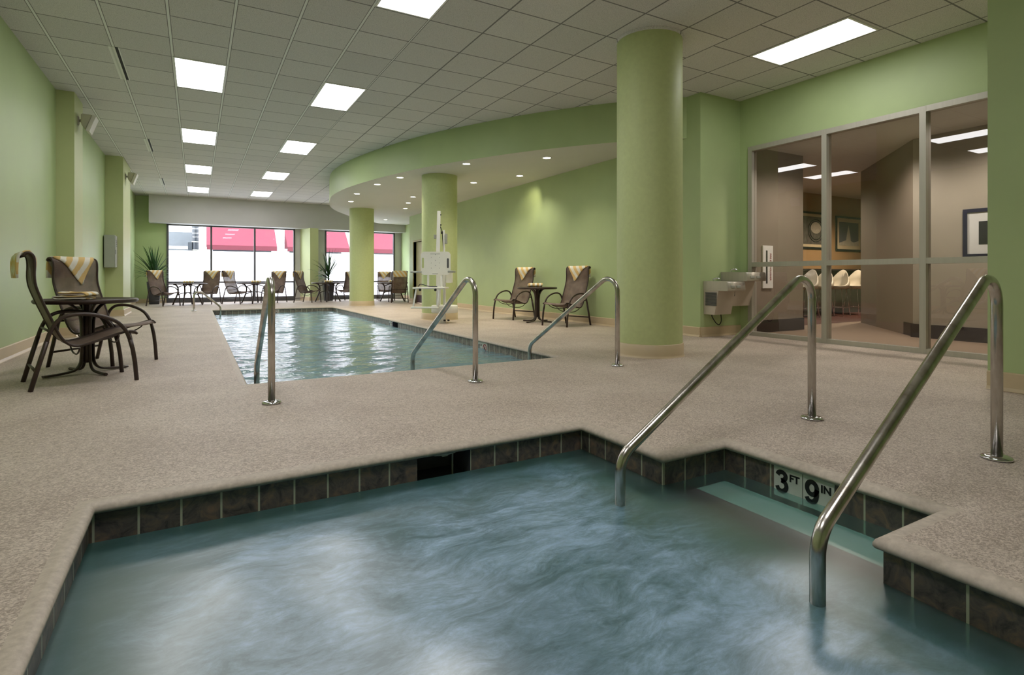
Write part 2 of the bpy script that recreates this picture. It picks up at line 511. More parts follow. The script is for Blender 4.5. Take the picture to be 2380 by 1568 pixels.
        if thick == 0: shell(0, False); return self
        A, B = shell(thick / 2, False), shell(-thick / 2, True)
        rim = [(0, j) for j in range(C_)] + [(i, C_ - 1) for i in range(1, R)] + [(R - 1, j) for j in range(C_ - 2, -1, -1)] + [(i, 0) for i in range(R - 2, 0, -1)]
        for a, b in zip(rim, rim[1:] + rim[:1]):
            f = self.bm.faces.new((A[a[0]][a[1]], A[b[0]][b[1]], B[b[0]][b[1]], B[a[0]][a[1]])); f.smooth = smooth
            if uvs:
                us = [uvs[a[0]][a[1]], uvs[b[0]][b[1]], uvs[b[0]][b[1]], uvs[a[0]][a[1]]]
                for l, u in zip(f.loops, us): l[self.uv].uv = u
        return self
    def build(self, name, m, parent=None, loc=None, rz=0.0, recalc=True, kind=None, label=None):
        if recalc: bmesh.ops.recalc_face_normals(self.bm, faces=list(self.bm.faces))
        me = bpy.data.meshes.new(name); self.bm.to_mesh(me); self.bm.free()
        me.materials.append(m)
        o = bpy.data.objects.new(name, me); COL.objects.link(o)
        if parent is not None: o.parent = parent
        if loc is not None: o.location = loc
        if rz: o.rotation_euler.z = rz
        if kind: o['kind'] = kind
        if label: o['label'] = label
        return o

def tag(o, label, cat, group=None, kind=None):
    o['label'] = label; o['category'] = cat
    if group: o['group'] = group
    if kind: o['kind'] = kind
    return o
def thing(name, label, cat, loc=(0, 0, 0), rz=0.0, group=None, kind=None):
    o = bpy.data.objects.new(name, None); COL.objects.link(o)
    o.empty_display_size = 0.1
    o.location = loc; o.rotation_euler = (0, 0, rz)
    return tag(o, label, cat, group, kind)
def struct(mb, name, m, label=None, parent=None):
    o = mb.build(name, m, parent)
    if parent is None:
        o['kind'] = 'structure'
        if label: o['label'] = label
    return o
def dup(root, loc, rz, label, group=None):
    r = root.copy(); COL.objects.link(r); r.location = loc; r.rotation_euler = (0, 0, rz); r['label'] = label
    if group: r['group'] = group
    for ch in list(root.children):
        c = ch.copy(); COL.objects.link(c); c.parent = r
        for g2 in list(ch.children):
            d = g2.copy(); COL.objects.link(d); d.parent = c
    return r
def fillet(pts, rads, seg=8):
    """round the inner corners of a polyline"""
    P = [Vector(p) for p in pts]; out = [P[0]]
    for i in range(1, len(P) - 1):
        a, b, c = P[i - 1], P[i], P[i + 1]
        d1, d2 = (a - b).normalized(), (c - b).normalized()
        ang = d1.angle(d2); r = rads[i - 1]
        t = r / math.tan(ang / 2)
        p1, p2 = b + d1 * t, b + d2 * t
        cen = b + (d1 + d2).normalized() * (r / math.sin(ang / 2))
        v1, v2 = p1 - cen, p2 - cen
        tot = v1.angle(v2); ax = v1.cross(v2).normalized()
        for k in range(seg + 1):
            out.append(cen + Matrix.Rotation(tot * k / seg, 3, ax) @ v1)
    out.append(P[-1]); return out
def spline(pts, n=6):
    """Catmull-Rom through 2D/3D points"""
    P = [Vector(p) for p in pts]; out = []
    for i in range(len(P) - 1):
        p0, p1, p2, p3 = P[max(i - 1, 0)], P[i], P[i + 1], P[min(i + 2, len(P) - 1)]
        for k in range(n):
            t = k / n
            out.append(0.5 * ((2 * p1) + (p2 - p0) * t + (2 * p0 - 5 * p1 + 4 * p2 - p3) * t * t + (3 * p1 - p0 - 3 * p2 + p3) * t ** 3))
    out.append(P[-1]); return out
def text_mesh(body, size, bold=0.0):
    cu = bpy.data.curves.new('t', 'FONT'); cu.body = body; cu.size = size
    cu.align_x = 'CENTER'; cu.align_y = 'CENTER'; cu.offset = bold; cu.extrude = 0.0008
    o = bpy.data.objects.new('t', cu); COL.objects.link(o)
    dg = bpy.context.evaluated_depsgraph_get()
    me = bpy.data.meshes.new_from_object(o.evaluated_get(dg))
    bpy.data.objects.remove(o); bpy.data.curves.remove(cu)
    return me

# ------------------------------------------------------------------ dimensions
XL, YB, ZC = -1.82, 22.75, 3.695          # left wall, window wall, ceiling
XR, YBLK, XG = 6.60, 5.83, 7.50           # pool wall, fountain face, lobby glazing
YF = -3.0
ZS = 3.06                                  # soffit
POOL = [(0.38, 5.20), (3.61, 5.20), (3.61, 17.40), (0.38, 17.40)]
SPA = [(-0.355, 0.20), (2.065, 0.20), (2.065, 1.06), (2.535, 1.06), (2.535, 2.065), (2.065, 2.065), (2.065, 2.755), (-0.355, 2.755)]
ZW, ZWP = -0.165, -0.145
def offset(poly, d):
    """miter offset of a counter-clockwise polygon, positive = outward"""
    n = len(poly); out = []
    for i in range(n):
        p0, p1, p2 = Vector(poly[i - 1]), Vector(poly[i]), Vector(poly[(i + 1) % n])
        a, b = (p1 - p0).normalized(), (p2 - p1).normalized()
        n1, n2 = Vector((a.y, -a.x)), Vector((b.y, -b.x))
        m = (n1 + n2); m = m / m.length_squared * 2 if m.length > 1e-6 else n1
        out.append(tuple(p1 + m * d))
    return out

# ------------------------------------------------------------------ floor with the two basins cut out
def inside(poly, x, y):
    c = False; n = len(poly)
    for i in range(n):
        (x1, y1), (x2, y2) = poly[i], poly[(i + 1) % n]
        if (y1 > y) != (y2 > y) and x < (x2 - x1) * (y - y1) / (y2 - y1) + x1: c = not c
    return c
HOLES = [offset(POOL, 0.06), offset(SPA, 0.06)]
xs = sorted({XL, XG + 0.05} | {p[0] for h in HOLES for p in h}); ys = sorted({YF, YB} | {p[1] for h in HOLES for p in h})
fl = MB()
for x0, x1 in zip(xs, xs[1:]):
    for y0, y1 in zip(ys, ys[1:]):
        if not any(inside(h, (x0 + x1) / 2, (y0 + y1) / 2) for h in HOLES):
            fl.face([(x0, y0, 0), (x1, y0, 0), (x1, y1, 0), (x0, y1, 0)])
bmesh.ops.remove_doubles(fl.bm, verts=list(fl.bm.verts), dist=1e-4)
struct(fl, 'floor', M['deck'], 'beige textured pool deck floor')

def sweep(poly, prof, name, m, label):
    b = MB(); loops = [[(x, y, z) for x, y in offset(poly, d)] for d, z in prof]
    n = len(poly)
    for A, B in zip(loops, loops[1:]):
        for i in range(n):
            b.face([A[i], A[(i + 1) % n], B[(i + 1) % n], B[i]])
    bmesh.ops.remove_doubles(b.bm, verts=list(b.bm.verts), dist=1e-5)
    o = struct(b, name, m, label)
    return o
NOSE = [(0.061, 0.0), (0.034, 0.001), (0.018, -0.003), (0.006, -0.011), (0.0, -0.023), (0.0, -0.035), (0.006, -0.043), (0.026, -0.046)]
for f_ in (('pool_coping', POOL, 'rounded coping round the long pool'), ('spa_coping', SPA, 'rounded coping round the spa')):
    o = sweep(f_[1], NOSE, f_[0], M['coping'], f_[2])
    for p in o.data.polygons: p.use_smooth = True

def band(poly, name, m, label, gaps, z0=-0.043, z1=-0.26, d=0.024):
    """one row of waterline tiles; gaps = {edge index: [(s0, s1), ...]} left open for skimmers"""
    b = MB(); q = offset(poly, d); n = len(q)
    for i in range(n):
        a, c = Vector(q[i]), Vector(q[(i + 1) % n]); L = (c - a).length; u = (c - a) / L
        cuts = [0.0]
        for g0, g1 in gaps.get(i, []): cuts += [g0, g1]
        cuts.append(L)
        for s0, s1 in zip(cuts[::2], cuts[1::2]):
            p0, p1 = a + u * s0, a + u * s1
            b.face([(p0.x, p0.y, z0), (p1.x, p1.y, z0), (p1.x, p1.y, z1), (p0.x, p0.y, z1)], [(s0, 0), (s1, 0), (s1, 1), (s0, 1)])
    return struct(b, name, m, label)
# pool edges: 0 near, 1 right, 2 far, 3 left ; spa edges: 6 is the far side (from x=2.03 to x=-0.36)
SK = (1.01, 1.32)                                        # spa skimmer mouth, X
sk_s = (2.065 + 0.024 - SK[1], 2.065 + 0.024 - SK[0])
PS = (11.15, 11.55)                                      # pool skimmer mouth, Y
band(POOL, 'pool_waterline_tile', M['pool_tile'], 'grey waterline tiles of the long pool', {1: [(PS[0] - 5.2 + 0.024, PS[1] - 5.2 + 0.024)]})
band(SPA, 'spa_waterline_tile', M['slate'], 'dark slate waterline tiles of the spa', {6: [sk_s]})
def basin(poly, name, m, depth, label):
    b = MB(); q = offset(poly, 0.026); n = len(q)
    for i in range(n):
        (x0, y0), (x1, y1) = q[i], q[(i + 1) % n]
        b.face([(x0, y0, -0.195), (x1, y1, -0.195), (x1, y1, depth), (x0, y0, depth)])
    b.face([(x, y, depth) for x, y in q])
    return struct(b, name, m, label)
basin(POOL, 'pool_basin', M['plaster_pool'], -1.35, 'pale plaster basin of the long pool')
basin(SPA, 'spa_basin', M['plaster_pool'], -1.1, 'pale plaster basin of the spa')
# spa step in the entry bay
b = MB(); b.box(2.30, 2.555, 1.04, 2.085, -1.1, -0.225); st = struct(b, 'spa_step', M['step_pale'], 'pale underwater entry step of the spa')
b = MB(); b.box(2.255, 2.305, 1.04, 2.085, -0.262, -0.212); b.build('step_nosing', M['nosing'], st, label='maroon tile nosing')
# skimmer throats
def skimmer(name, x0, x1, y0, y1, z0, z1, label, axis):
    t = thing(name, label, 'skimmer')
    b = MB(); w = 0.012
    if axis == 'y':
        b.box(x0, x1, y1 - w, y1, z0, z1); b.box(x0 - w, x0, y0, y1, z0, z1); b.box(x1, x1 + w, y0, y1, z0, z1)
        b.box(x0, x1, y0, y1, z0 - w, z0); b.box(x0, x1, y0, y1, z1, z1 + w)
    else:
        b.box(x1 - w, x1, y0, y1, z0, z1); b.box(x0, x1, y0 - w, y0, z0, z1); b.box(x0, x1, y1, y1 + w, z0, z1)
        b.box(x0, x1, y0, y1, z0 - w, z0); b.box(x0, x1, y0, y1, z1, z1 + w)
    b.build('throat', M['skimmer'], t)
    return t
t = skimmer('skimmer', SK[0], SK[1], 2.781, 3.03, -0.20, -0.042, 'dark skimmer opening in the slate tiles of the spa', 'y')
b = MB(); b.prism([(1.10, -0.047), (1.25, -0.047), (1.235, -0.058), (1.195, -0.062), (1.19, -0.068), (1.16, -0.068), (1.155, -0.062), (1.115, -0.058)], 2.795, 2.81, 'y')
b.build('weir_latch', M['grey_metal'], t)
b = MB(); b.box(1.245, 1.252, 2.86, 2.87, -0.2, -0.052); b.build('weir_edge', M['grey_metal'], t)
skimmer('skimmer', 3.638, 3.85, PS[0], PS[1], -0.20, -0.042, 'dark skimmer opening in the right side of the long pool', 'x')

# water
def pool_surface():
    # low wind-like ripples, crests mostly across the pool
    rnd = random.Random(5); W_ = []
    for k in range(26):
        wl = 0.16 * (1.13 ** (k % 13)) ; th = PI / 2 + rnd.gauss(0, 0.42)
        kk = 2 * PI / wl; W_.append((kk * math.cos(th), kk * math.sin(th), rnd.uniform(0, 6.28), 0.0235 * wl / 2 / PI * rnd.uniform(0.7, 1.3)))
    q = offset(POOL, 0.024); (x0, y0), (x1, y1) = q[0], q[2]
    nx, ny = 84, 480; co, fc = [], []
    for j in range(ny + 1):
        y = y0 + (y1 - y0) * j / ny
        for i in range(nx + 1):
            x = x0 + (x1 - x0) * i / nx
            co.append((x, y, ZWP + sum(a * math.sin(kx * x + ky * y + ph) for kx, ky, ph, a in W_)))
    for j in range(ny):
        for i in range(nx):
            p = j * (nx + 1) + i; fc.append((p, p + 1, p + nx + 2, p + nx + 1))
    me = bpy.data.meshes.new('pool_water'); me.from_pydata(co, [], fc); me.materials.append(M['pool_water'])
    me.polygons.foreach_set('use_smooth', [True] * len(fc))
    o = bpy.data.objects.new('pool_water', me); COL.objects.link(o)
    tag(o, 'rippled teal water of the long pool reflecting the windows', 'water', None, 'stuff')
pool_surface()
def spa_surface():
    # gently heaving surface over the jets
    q = offset(SPA, 0.024); b = MB()
    xs_ = [q[0][0] + (q[1][0] - q[0][0]) * i / 48 for i in range(49)] + [q[1][0] + (q[3][0] - q[1][0]) * i / 9 for i in range(1, 10)]
    y_lo, y_a, y_b, y_hi = q[0][1], q[2][1], q[4][1], q[6][1]
    ys_ = [y_lo + (y_a - y_lo) * i / 16 for i in range(17)] + [y_a + (y_b - y_a) * i / 20 for i in range(1, 21)] + [y_b + (y_hi - y_b) * i / 14 for i in range(1, 15)]
    def h(x, y):
        e = min(1.0, max(0.0, min(x - q[0][0], y_hi - y, q[3][0] - x) / 0.5))
        return ZW + e * 0.0045 * (math.sin(5.1 * x + 2.3 * y) + math.sin(-3.7 * x + 6.3 * y + 1.2) + 0.5 * math.sin(11 * x + 9 * y))
    vv = {}
    def V(x, y):
        k = (round(x, 4), round(y, 4))
        if k not in vv: vv[k] = b.bm.verts.new((x, y, h(x, y)))
        return vv[k]
    for x0, x1 in zip(xs_, xs_[1:]):
        for y0, y1 in zip(ys_, ys_[1:]):
            xm, ym = (x0 + x1) / 2, (y0 + y1) / 2
            if inside(q, xm, ym):
                f = b.bm.faces.new((V(x0, y0), V(x1, y0), V(x1, y1), V(x0, y1))); f.smooth = True
    return tag(b.build('spa_water', M['spa_water']), 'churning milky blue water filling the spa in the foreground', 'water', None, 'stuff')
spa_surface()

# ------------------------------------------------------------------ walls
T = 0.15
def wallbox(name, x0, x1, y0, y1, z0, z1, m, label=None):
    b = MB(); b.box(x0, x1, y0, y1, z0, z1); return struct(b, name, m, label)
wallbox('wall_left', XL - T, XL, YF, YB, 0, ZC, M['wall'], 'green side wall on the left')
wallbox('wall_front', XL - T, XG + T, YF - T, YF, 0, ZC, M['wall'])
# pool wall on the right, with the door opening
DY0, DY1, DZ = 17.62, 18.50, 2.12
b = MB()
b.box(XR, XR + T, YBLK, DY0, 0, ZC); b.box(XR, XR + T, DY1, 18.95, 0, ZC); b.box(XR, XR + T, DY0, DY1, DZ, ZC)
b.box(XR + T, XG + 0.1, 18.80, 18.95, 0, ZC)
struct(b, 'wall_right', M['wall'], 'green pool wall behind the right-hand table')
wallbox('wall_fountain', XR + T, 9.1, YBLK, YBLK + T, 0, ZC, M['wall'], 'green wall face behind the drinking fountain')
wallbox('wall_alcove', XG + 0.05, XG + 0.05 + T, 18.95, YB, 0, ZC, M['wall'], 'green alcove wall by the far right window')
b = MB(); b.box(XG, XG + T, YF, YBLK, 2.93, ZC); struct(b, 'wall_header', M['wall'], 'green wall above the lobby glazing')
wallbox('wall_pier', 5.60, XG, YF, 1.99, 0, ZC, M['wall'], 'green pier at the right edge')
# back wall: left piece, piers
b = MB()
b.box(XL, -0.91, YB, YB + T, 0, ZC)
b.box(-0.91, 7.55, YB, YB + T, 2.77, ZC)
struct(b, 'wall_back', M['wall'], 'green back wall beside the windows')
b = MB(); b.box(3.30, 4.43, YB - 0.02, YB + T, 0, 2.78); b.box(7.26, 7.55, YB - 0.02, YB + T, 0, 2.78)
struct(b, 'trim_1', M['grey_wall'], 'grey reveal between the windows')
b = MB(); b.prism([(3.50, YB - 0.02), (3.73, 21.95), (4.03, 21.95), (4.12, YB - 0.02)], 0, 2.755)
struct(b, 'column_square', M['pilaster'], 'green angular column between the two windows')
b = MB(); b.box(-1.40, 7.55, 22.2, YB, 2.755, ZC); struct(b, 'trim_2', M['grey_wall'], 'grey bulkhead above the windows')
# pilasters on the left wall
b = MB(); b.box(XL, -1.60, 10.5, 11.2, 0, ZC); struct(b, 'column_left_1', M['pilaster'], 'first pale green pilaster on the left wall')
b = MB(); b.box(XL, -1.48, 15.6, 17.2, 0, ZC); struct(b, 'column_left_2', M['pilaster'], 'second pale green pilaster on the left wall')
# ceiling
b = MB(); b.box(XL - T, XG + T, YF - T, YB + T, ZC, ZC + 0.1); struct(b, 'ceiling', M['ceiling'], 'grey lay-in tile ceiling')
# curved soffit
CURVE = spline([(6.60, 6.10), (5.82, 6.85), (5.25, 7.60), (4.81, 8.30), (4.38, 9.15), (3.94, 10.15), (3.53, 11.55), (3.27, 12.8), (3.13, 13.9), (3.12, 15.1), (3.29, 16.25), (3.50, 17.25), (3.82, 18.2), (4.20, 18.98), (4.75, 19.9), (5.5, 20.9), (6.5, 22.2)], 5)
b = MB()
rows = [[(p.x, p.y, ZS) for p in CURVE], [(p.x, p.y, ZC) for p in CURVE]]
b.grid(rows)
sof = struct(b, 'ceiling_soffit', M['wall'], 'curved green fascia of the dropped soffit')
b = MB(); poly = [(p.x, p.y) for p in CURVE] + [(7.55, 22.2), (7.55, 18.95), (XR, 18.95)]
vs = [b.bm.verts.new((x, y, ZS + 0.001)) for x, y in poly]; b.bm.faces.new(vs)
bmesh.ops.triangulate(b.bm, faces=list(b.bm.faces))
b.build('soffit_underside', M['white_ceiling'], sof, label='white plaster underside')

# baseboards
BH, BT = 0.15, 0.018
def cove(segs, name, label):
    b = MB()
    for (x0, y0, x1, y1, nx, ny) in segs:
        prof = [(0.0, BH), (BT * 0.6, BH), (BT, BH - 0.008), (BT, 0.03), (BT + 0.012, 0.008), (BT + 0.02, 0.002), (0.0, 0.002)]
        A = [(x0 + nx * d, y0 + ny * d, z) for d, z in prof]; B = [(x1 + nx * d, y1 + ny * d, z) for d, z in prof]
        for i in range(len(prof)):
            j = (i + 1) % len(prof); b.face([A[i], A[j], B[j], B[i]])
        b.face(A); b.face(list(reversed(B)))
    return struct(b, name, M['cream'], label)
cove([(XL, YF, XL, 10.5, 1, 0), (XL, 10.5, -1.6, 10.5, 0, -1), (-1.6, 10.5, -1.6, 11.2, 1, 0), (XL, 11.2, XL, 15.6, 1, 0), (XL, 15.6, -1.48, 15.6, 0, -1), (-1.48, 15.6, -1.48, 17.2, 1, 0), (XL, 17.2, XL, YB, 1, 0)], 'baseboard_left', 'cream cove base along the left wall')
cove([(XR, YBLK, XR, DY0 - 0.06, -1, 0), (XR, DY1 + 0.06, XR, 18.95, -1, 0), (XR, YBLK, XG, YBLK, 0, -1), (5.6, YF, 5.6, 1.99, -1, 0), (XG + 0.05, 18.95, XG + 0.05, YB, -1, 0)], 'baseboard_right', 'cream cove base along the right walls')
cove([(XL, YB, -0.91, YB, 0, -1), (3.5, YB - 0.02, 3.73, 21.95, -0.9, -0.3), (3.73, 21.95, 4.03, 21.95, 0, -1)], 'baseboard_back', 'cream cove base along the back wall')

# round columns
def column(y, ztop, label, x=4.57, r=0.377):
    b = MB(); b.lathe([(r, 0), (r, ztop)], 48, x, y)
    o = struct(b, 'column_round', M['column'], label)
    b = MB(); b.lathe([(r + 0.026, 0.001), (r + 0.016, 0.012), (r + 0.012, 0.03), (r + 0.012, BH - 0.006), (r + 0.006, BH), (r, BH)], 48, x, y)
    b.build('column_base', M['cream'], o, label='cream base ring')
    b = MB(); b.lathe([(r, ztop - 0.03), (r + 0.012, ztop - 0.03), (r + 0.014, ztop - 0.001)], 48, x, y)
    if ztop > 3.5: b.build('column_trim', M['ceiling'], o)
    else: b.bm.free()
column(4.86, ZC, 'tall round green column in the middle foreground', 4.64)
column(11.05, ZS + 0.001, 'round green column behind the pool lift', 4.52)
column(17.62, ZS + 0.001, 'farthest round green column near the windows', 4.56)

# ------------------------------------------------------------------ windows
def frame_bar(b, x0, x1, z0, z1, y=YB, d=0.10):
    b.box(x0, x1, y - 0.02, y - 0.02 + d, z0, z1)
def far_window(idx, xs_, label):
    x0, x1 = xs_[0], xs_[-1]
    w = thing('window_%d' % idx, label, 'window', kind='structure')
    b = MB(); hw = 0.03
    for i, x in enumerate(xs_):
        b.box(x - hw, x + hw, YB - 0.04, YB + 0.08, 0, 2.77)
    b.box(x0, x1, YB - 0.038, YB + 0.078, 0.0, 0.17); b.box(x0, x1, YB - 0.038, YB + 0.078, 2.71, 2.77); b.box(x0, x1, YB - 0.038, YB + 0.078, 0.69, 0.745)
    b.build('window_frame', M['dark_frame'], w)
    for xa, xb in zip(xs_, xs_[1:]):
        b = MB(); b.box(xa + hw, xb - hw, YB + 0.01, YB + 0.02, 1.84, 2.71); b.build('pane', M['glass'], w)
        b = MB(); b.face([(xa + hw, YB + 0.012, 0.745), (xb - hw, YB + 0.012, 0.745), (xb - hw, YB + 0.012, 1.84), (xa + hw, YB + 0.012, 1.84)]); b.build('frosted_pane', M['frost'], w, label='frosted pane')
        b = MB(); b.face([(xa + hw, YB + 0.012, 0.17), (xb - hw, YB + 0.012, 0.17), (xb - hw, YB + 0.012, 0.69), (xa + hw, YB + 0.012, 0.69)]); b.build('frosted_pane', M['frost'], w, label='frosted pane')
    return w
far_window(1, [-0.88, 0.46, 1.89, 3.28], 'wide dark-framed window with frosted lower panes at the far end')
far_window(2, [4.45, 5.85, 7.24], 'second dark-framed frosted window behind the far column')

# lobby glazing (right)
w3 = thing('window_3', 'large metal-framed interior glazing looking into the lobby', 'window', kind='structure')
YJ = [5.63, 4.46, 3.275, 2.05]
b = MB()
for y in YJ: b.box(XG - 0.03, XG + 0.09, y - 0.035, y + 0.035, 0.0, 2.93)
b.box(XG - 0.028, XG + 0.088, 1.99, 5.63, 2.86, 2.93); b.box(XG - 0.028, XG + 0.088, 1.99, 5.63, 1.065, 1.135); b.box(XG - 0.028, XG + 0.088, 1.99, 5.63, 0.0, 0.06)
b.build('glazing_frame', M['alu'], w3)
for ya, yb in zip(YJ, YJ[1:]):
    for za, zb in ((0.06, 1.065), (1.135, 2.86)):
        b = MB(); b.box(XG + 0.03, XG + 0.036, yb + 0.035, ya - 0.035, za, zb); b.build('pane', M['tinted'], w3)
b = MB(); b.box(XG, XG + 0.1, 5.665, YBLK, 0, 2.93); struct(b, 'trim_3', M['wall'], 'green strip beside the glazing')

# door in the pool wall
d1 = thing('door_1', 'cream door in an olive frame behind the pool lift column', 'door', kind='structure')
b = MB()
b.box(XR - 0.02, XR + T, DY0 - 0.06, DY0, 0, DZ + 0.06); b.box(XR - 0.02, XR + T, DY1, DY1 + 0.06, 0, DZ + 0.06); b.box(XR - 0.02, XR + T, DY0, DY1, DZ, DZ + 0.06)
b.build('door_frame', M['olive'], d1)
b = MB(); b.box(XR + 0.09, XR + 0.13, DY0, DY1, 0.01, DZ); b.build('door_leaf', M['door'], d1)
b = MB(); b.box(XR + 0.084, XR + 0.09, DY0 + 0.04, DY1 - 0.04, 0.02, 0.28); b.build('kick_plate', M['maroon'], d1)
b = MB(); b.tube([(XR + 0.09, DY0 + 0.09, 1.0), (XR + 0.04, DY0 + 0.09, 1.0), (XR + 0.04, DY0 + 0.2, 1.0)], 0.01, 8); b.build('door_handle', M['chrome'], d1)

# ------------------------------------------------------------------ ceiling lamps
def troffer(x0, x1, y0, y1, label, m='panel', z=ZC, group='fluorescent ceiling panels'):
    t = thing('ceiling_light', label, 'ceiling light', ((x0 + x1) / 2, (y0 + y1) / 2, z), 0, group)
    hx, hy = (x1 - x0) / 2, (y1 - y0) / 2
    b = MB(); e = 0.022
    b.box(-hx - e, hx + e, -hy - e, -hy, -0.012, -0.001); b.box(-hx - e, hx + e, hy, hy + e, -0.012, -0.001)
    b.box(-hx - e, -hx, -hy, hy, -0.012, -0.001); b.box(hx, hx + e, -hy, hy, -0.012, -0.001)
    b.build('frame', M['white_metal'], t)
    b = MB(); b.box(-hx, hx, -hy, hy, -0.008, -0.002); b.build('diffuser', M[m], t)
    return t
LX, RX = (-0.24, 0.33), (1.61, 2.17)
for k, (yc, s) in enumerate(zip((8.80, 12.63, 16.46, 20.30), ('nearest', 'second nearest', 'third nearest', 'farthest'))):
    troffer(LX[0], LX[1], yc - 0.60, yc + 0.60, s + ' bright panel in the left row of ceiling lights')
    troffer(RX[0], RX[1], yc - 0.60, yc + 0.60, s + ' whole bright panel in the middle row of ceiling lights')
troffer(RX[0], RX[1], 4.40, 5.60, 'bright ceiling panel cut off by the top edge of the photo')
troffer(6.08, 6.64, 3.37, 4.54, 'long bright ceiling panel in front of the lobby glazing')
# the rows go on over the camera's head
troffer(LX[0], LX[1], 4.40, 5.60, 'bright ceiling panel of the left row above the near table')

troffer(LX[0], LX[1], 0.57, 1.77, 'bright ceiling panel of the left row above the spa')
troffer(RX[0], RX[1], 0.57, 1.77, 'bright ceiling panel of the middle row above the spa')

DL = [(5.487, 8.345, 'nearest downlight in the soffit, beside the tall column'), (4.452, 9.547, 'downlight in the soffit just before the lift column'), (5.967, 10.123, 'downlight in the soffit close to the wall patch of light'), (5.491, 11.383, 'downlight in the soffit right of the lift column'),
      (3.823, 11.58, 'downlight near the fascia left of the lift column'), (3.648, 12.705, 'second downlight along the curved fascia left of the lift column'), (3.60, 14.396, 'third downlight along the curved fascia'), (3.82, 15.956, 'downlight along the fascia above the farthest column'),
      (5.05, 14.21, 'downlight left of the lift column, first of three in a line'), (5.341, 15.435, 'downlight left of the lift column, middle of three in a line'), (5.696, 16.744, 'downlight left of the lift column, last of three in a line'), (6.163, 20.386, 'farthest downlight near the alcove windows')]
proto = None
for i, (x, y, lb) in enumerate(DL):
    if proto is None:
        t = proto = thing('downlight', lb, 'downlight', (x, y, ZS), 0, 'recessed downlights in the soffit')
        b = MB(); b.lathe([(0.072, -0.001), (0.088, -0.001), (0.090, -0.008), (0.074, -0.010), (0.070, -0.004)], 28); b.build('trim_ring', M['white_metal'], t)
        b = MB(); b.lathe([(0.0, -0.004), (0.071, -0.004)], 28); b.build('lens', M['down'], t)
    else: t = dup(proto, (x, y, ZS), 0, lb)
    ld = bpy.data.lights.new('downlight_lamp', 'SPOT'); ld.energy = DOWN_W * 5; ld.color = (1.0, 0.90, 0.74); ld.spot_size = math.radians(124); ld.spot_blend = 0.9; ld.shadow_soft_size = 0.06
    lo = bpy.data.objects.new('downlight_lamp', ld); COL.objects.link(lo); lo.location = (x, y, ZS - 0.02)
# the eyeball lamp that grazes the pool wall
ld = bpy.data.lights.new('wall_washer_lamp', 'SPOT'); ld.energy = 30; ld.color = (1.0, 0.88, 0.6); ld.spot_size = math.radians(60); ld.spot_blend = 1.0; ld.shadow_soft_size = 0.03
lo = bpy.data.objects.new('wall_washer_lamp', ld); COL.objects.link(lo); lo.location = (5.967, 10.123, ZS - 0.03)
lo.rotation_euler = (Vector((6.6, 10.66, 2.50)) - Vector(lo.location)).to_track_quat('-Z', 'Y').to_euler()

# slot diffusers
for k, (y0, y1, lb) in enumerate(((8.2, 9.47, 'nearest slot air diffuser in the ceiling by the left wall'), (13.35, 14.62, 'middle slot air diffuser in the ceiling by the left wall'), (18.48, 19.75, 'farthest slot air diffuser in the ceiling by the left wall'))):
    t = thing('slot_diffuser', lb, 'air vent', (-0.875, (y0 + y1) / 2, ZC), 0, 'slot diffusers in the ceiling')
    h = (y1 - y0) / 2
    b = MB(); b.box(-0.055, -0.03, -h, h, -0.008, 0); b.box(-0.008, 0.012, -h, h, -0.008, 0); b.box(0.045, 0.055, -h, h, -0.008, 0); b.build('frame', M['white_metal'], t)
    b = MB(); b.box(-0.03, -0.008, -h, h, -0.007, -0.001); b.build('blade', M['tile_white'], t)
    b = MB(); b.box(0.012, 0.045, -h, h, -0.004, -0.001); b.build('slot', M['slot'], t)

# ------------------------------------------------------------------ handrails
def rail(name, label, base, direc, run=1.64, ztop=1.0, zlow=0.06, zend=-0.62, r=0.0245, group=None, rb=0.13):
    t = thing(name, label, 'handrail', base, math.atan2(direc[1], direc[0]), group)
    pts = fillet([(0, 0, 0.005), (0, 0, ztop), (run, 0, zlow), (run, 0, zend)], [rb, 0.13], 12)
    b = MB(); b.tube(pts, r, 18); b.build('tube', M['steel'], t)
    b = MB(); b.lathe([(0, 0.001), (0.062, 0.001), (0.066, 0.006), (0.062, 0.014), (0.045, 0.020), (0.03, 0.022), (0.0, 0.022)], 32); b.build('escutcheon', M['chrome'], t, label='round chrome floor flange')
    return t
GR = 'stainless steel handrails'
rail('handrail', 'steel handrail at the left corner of the long pool', (0.468, 4.31, 0), (0.024, 1.40), run=1.40, zlow=0.075, group=GR)
rail('handrail', 'steel handrail in the middle of the near pool edge', (2.10, 4.32, 0), (-0.08, 1.38), run=1.38, zlow=0.075, group=GR)
rail('handrail', 'steel handrail at the right of the near pool edge, before the tall column', (3.735, 4.37, 0), (-0.215, 1.36), run=1.377, zlow=0.085, group=GR)
rail('handrail', 'left steel handrail of the spa entry, behind the step', (3.425, 2.123, 0), (-1.70, -0.12), run=1.70, ztop=0.985, group=GR)
rail('handrail', 'nearest steel handrail of the spa entry at the right edge', (3.475, 1.198, 0), (-1.70, -0.115), run=1.70, ztop=0.985, group=GR)
rail('handrail', 'small far steel grab rail on the left edge of the long pool', (-0.06, 16.9, 0), (1, 0.02), run=0.62, ztop=0.66, zlow=0.10, zend=-0.5, group=GR, rb=0.12)

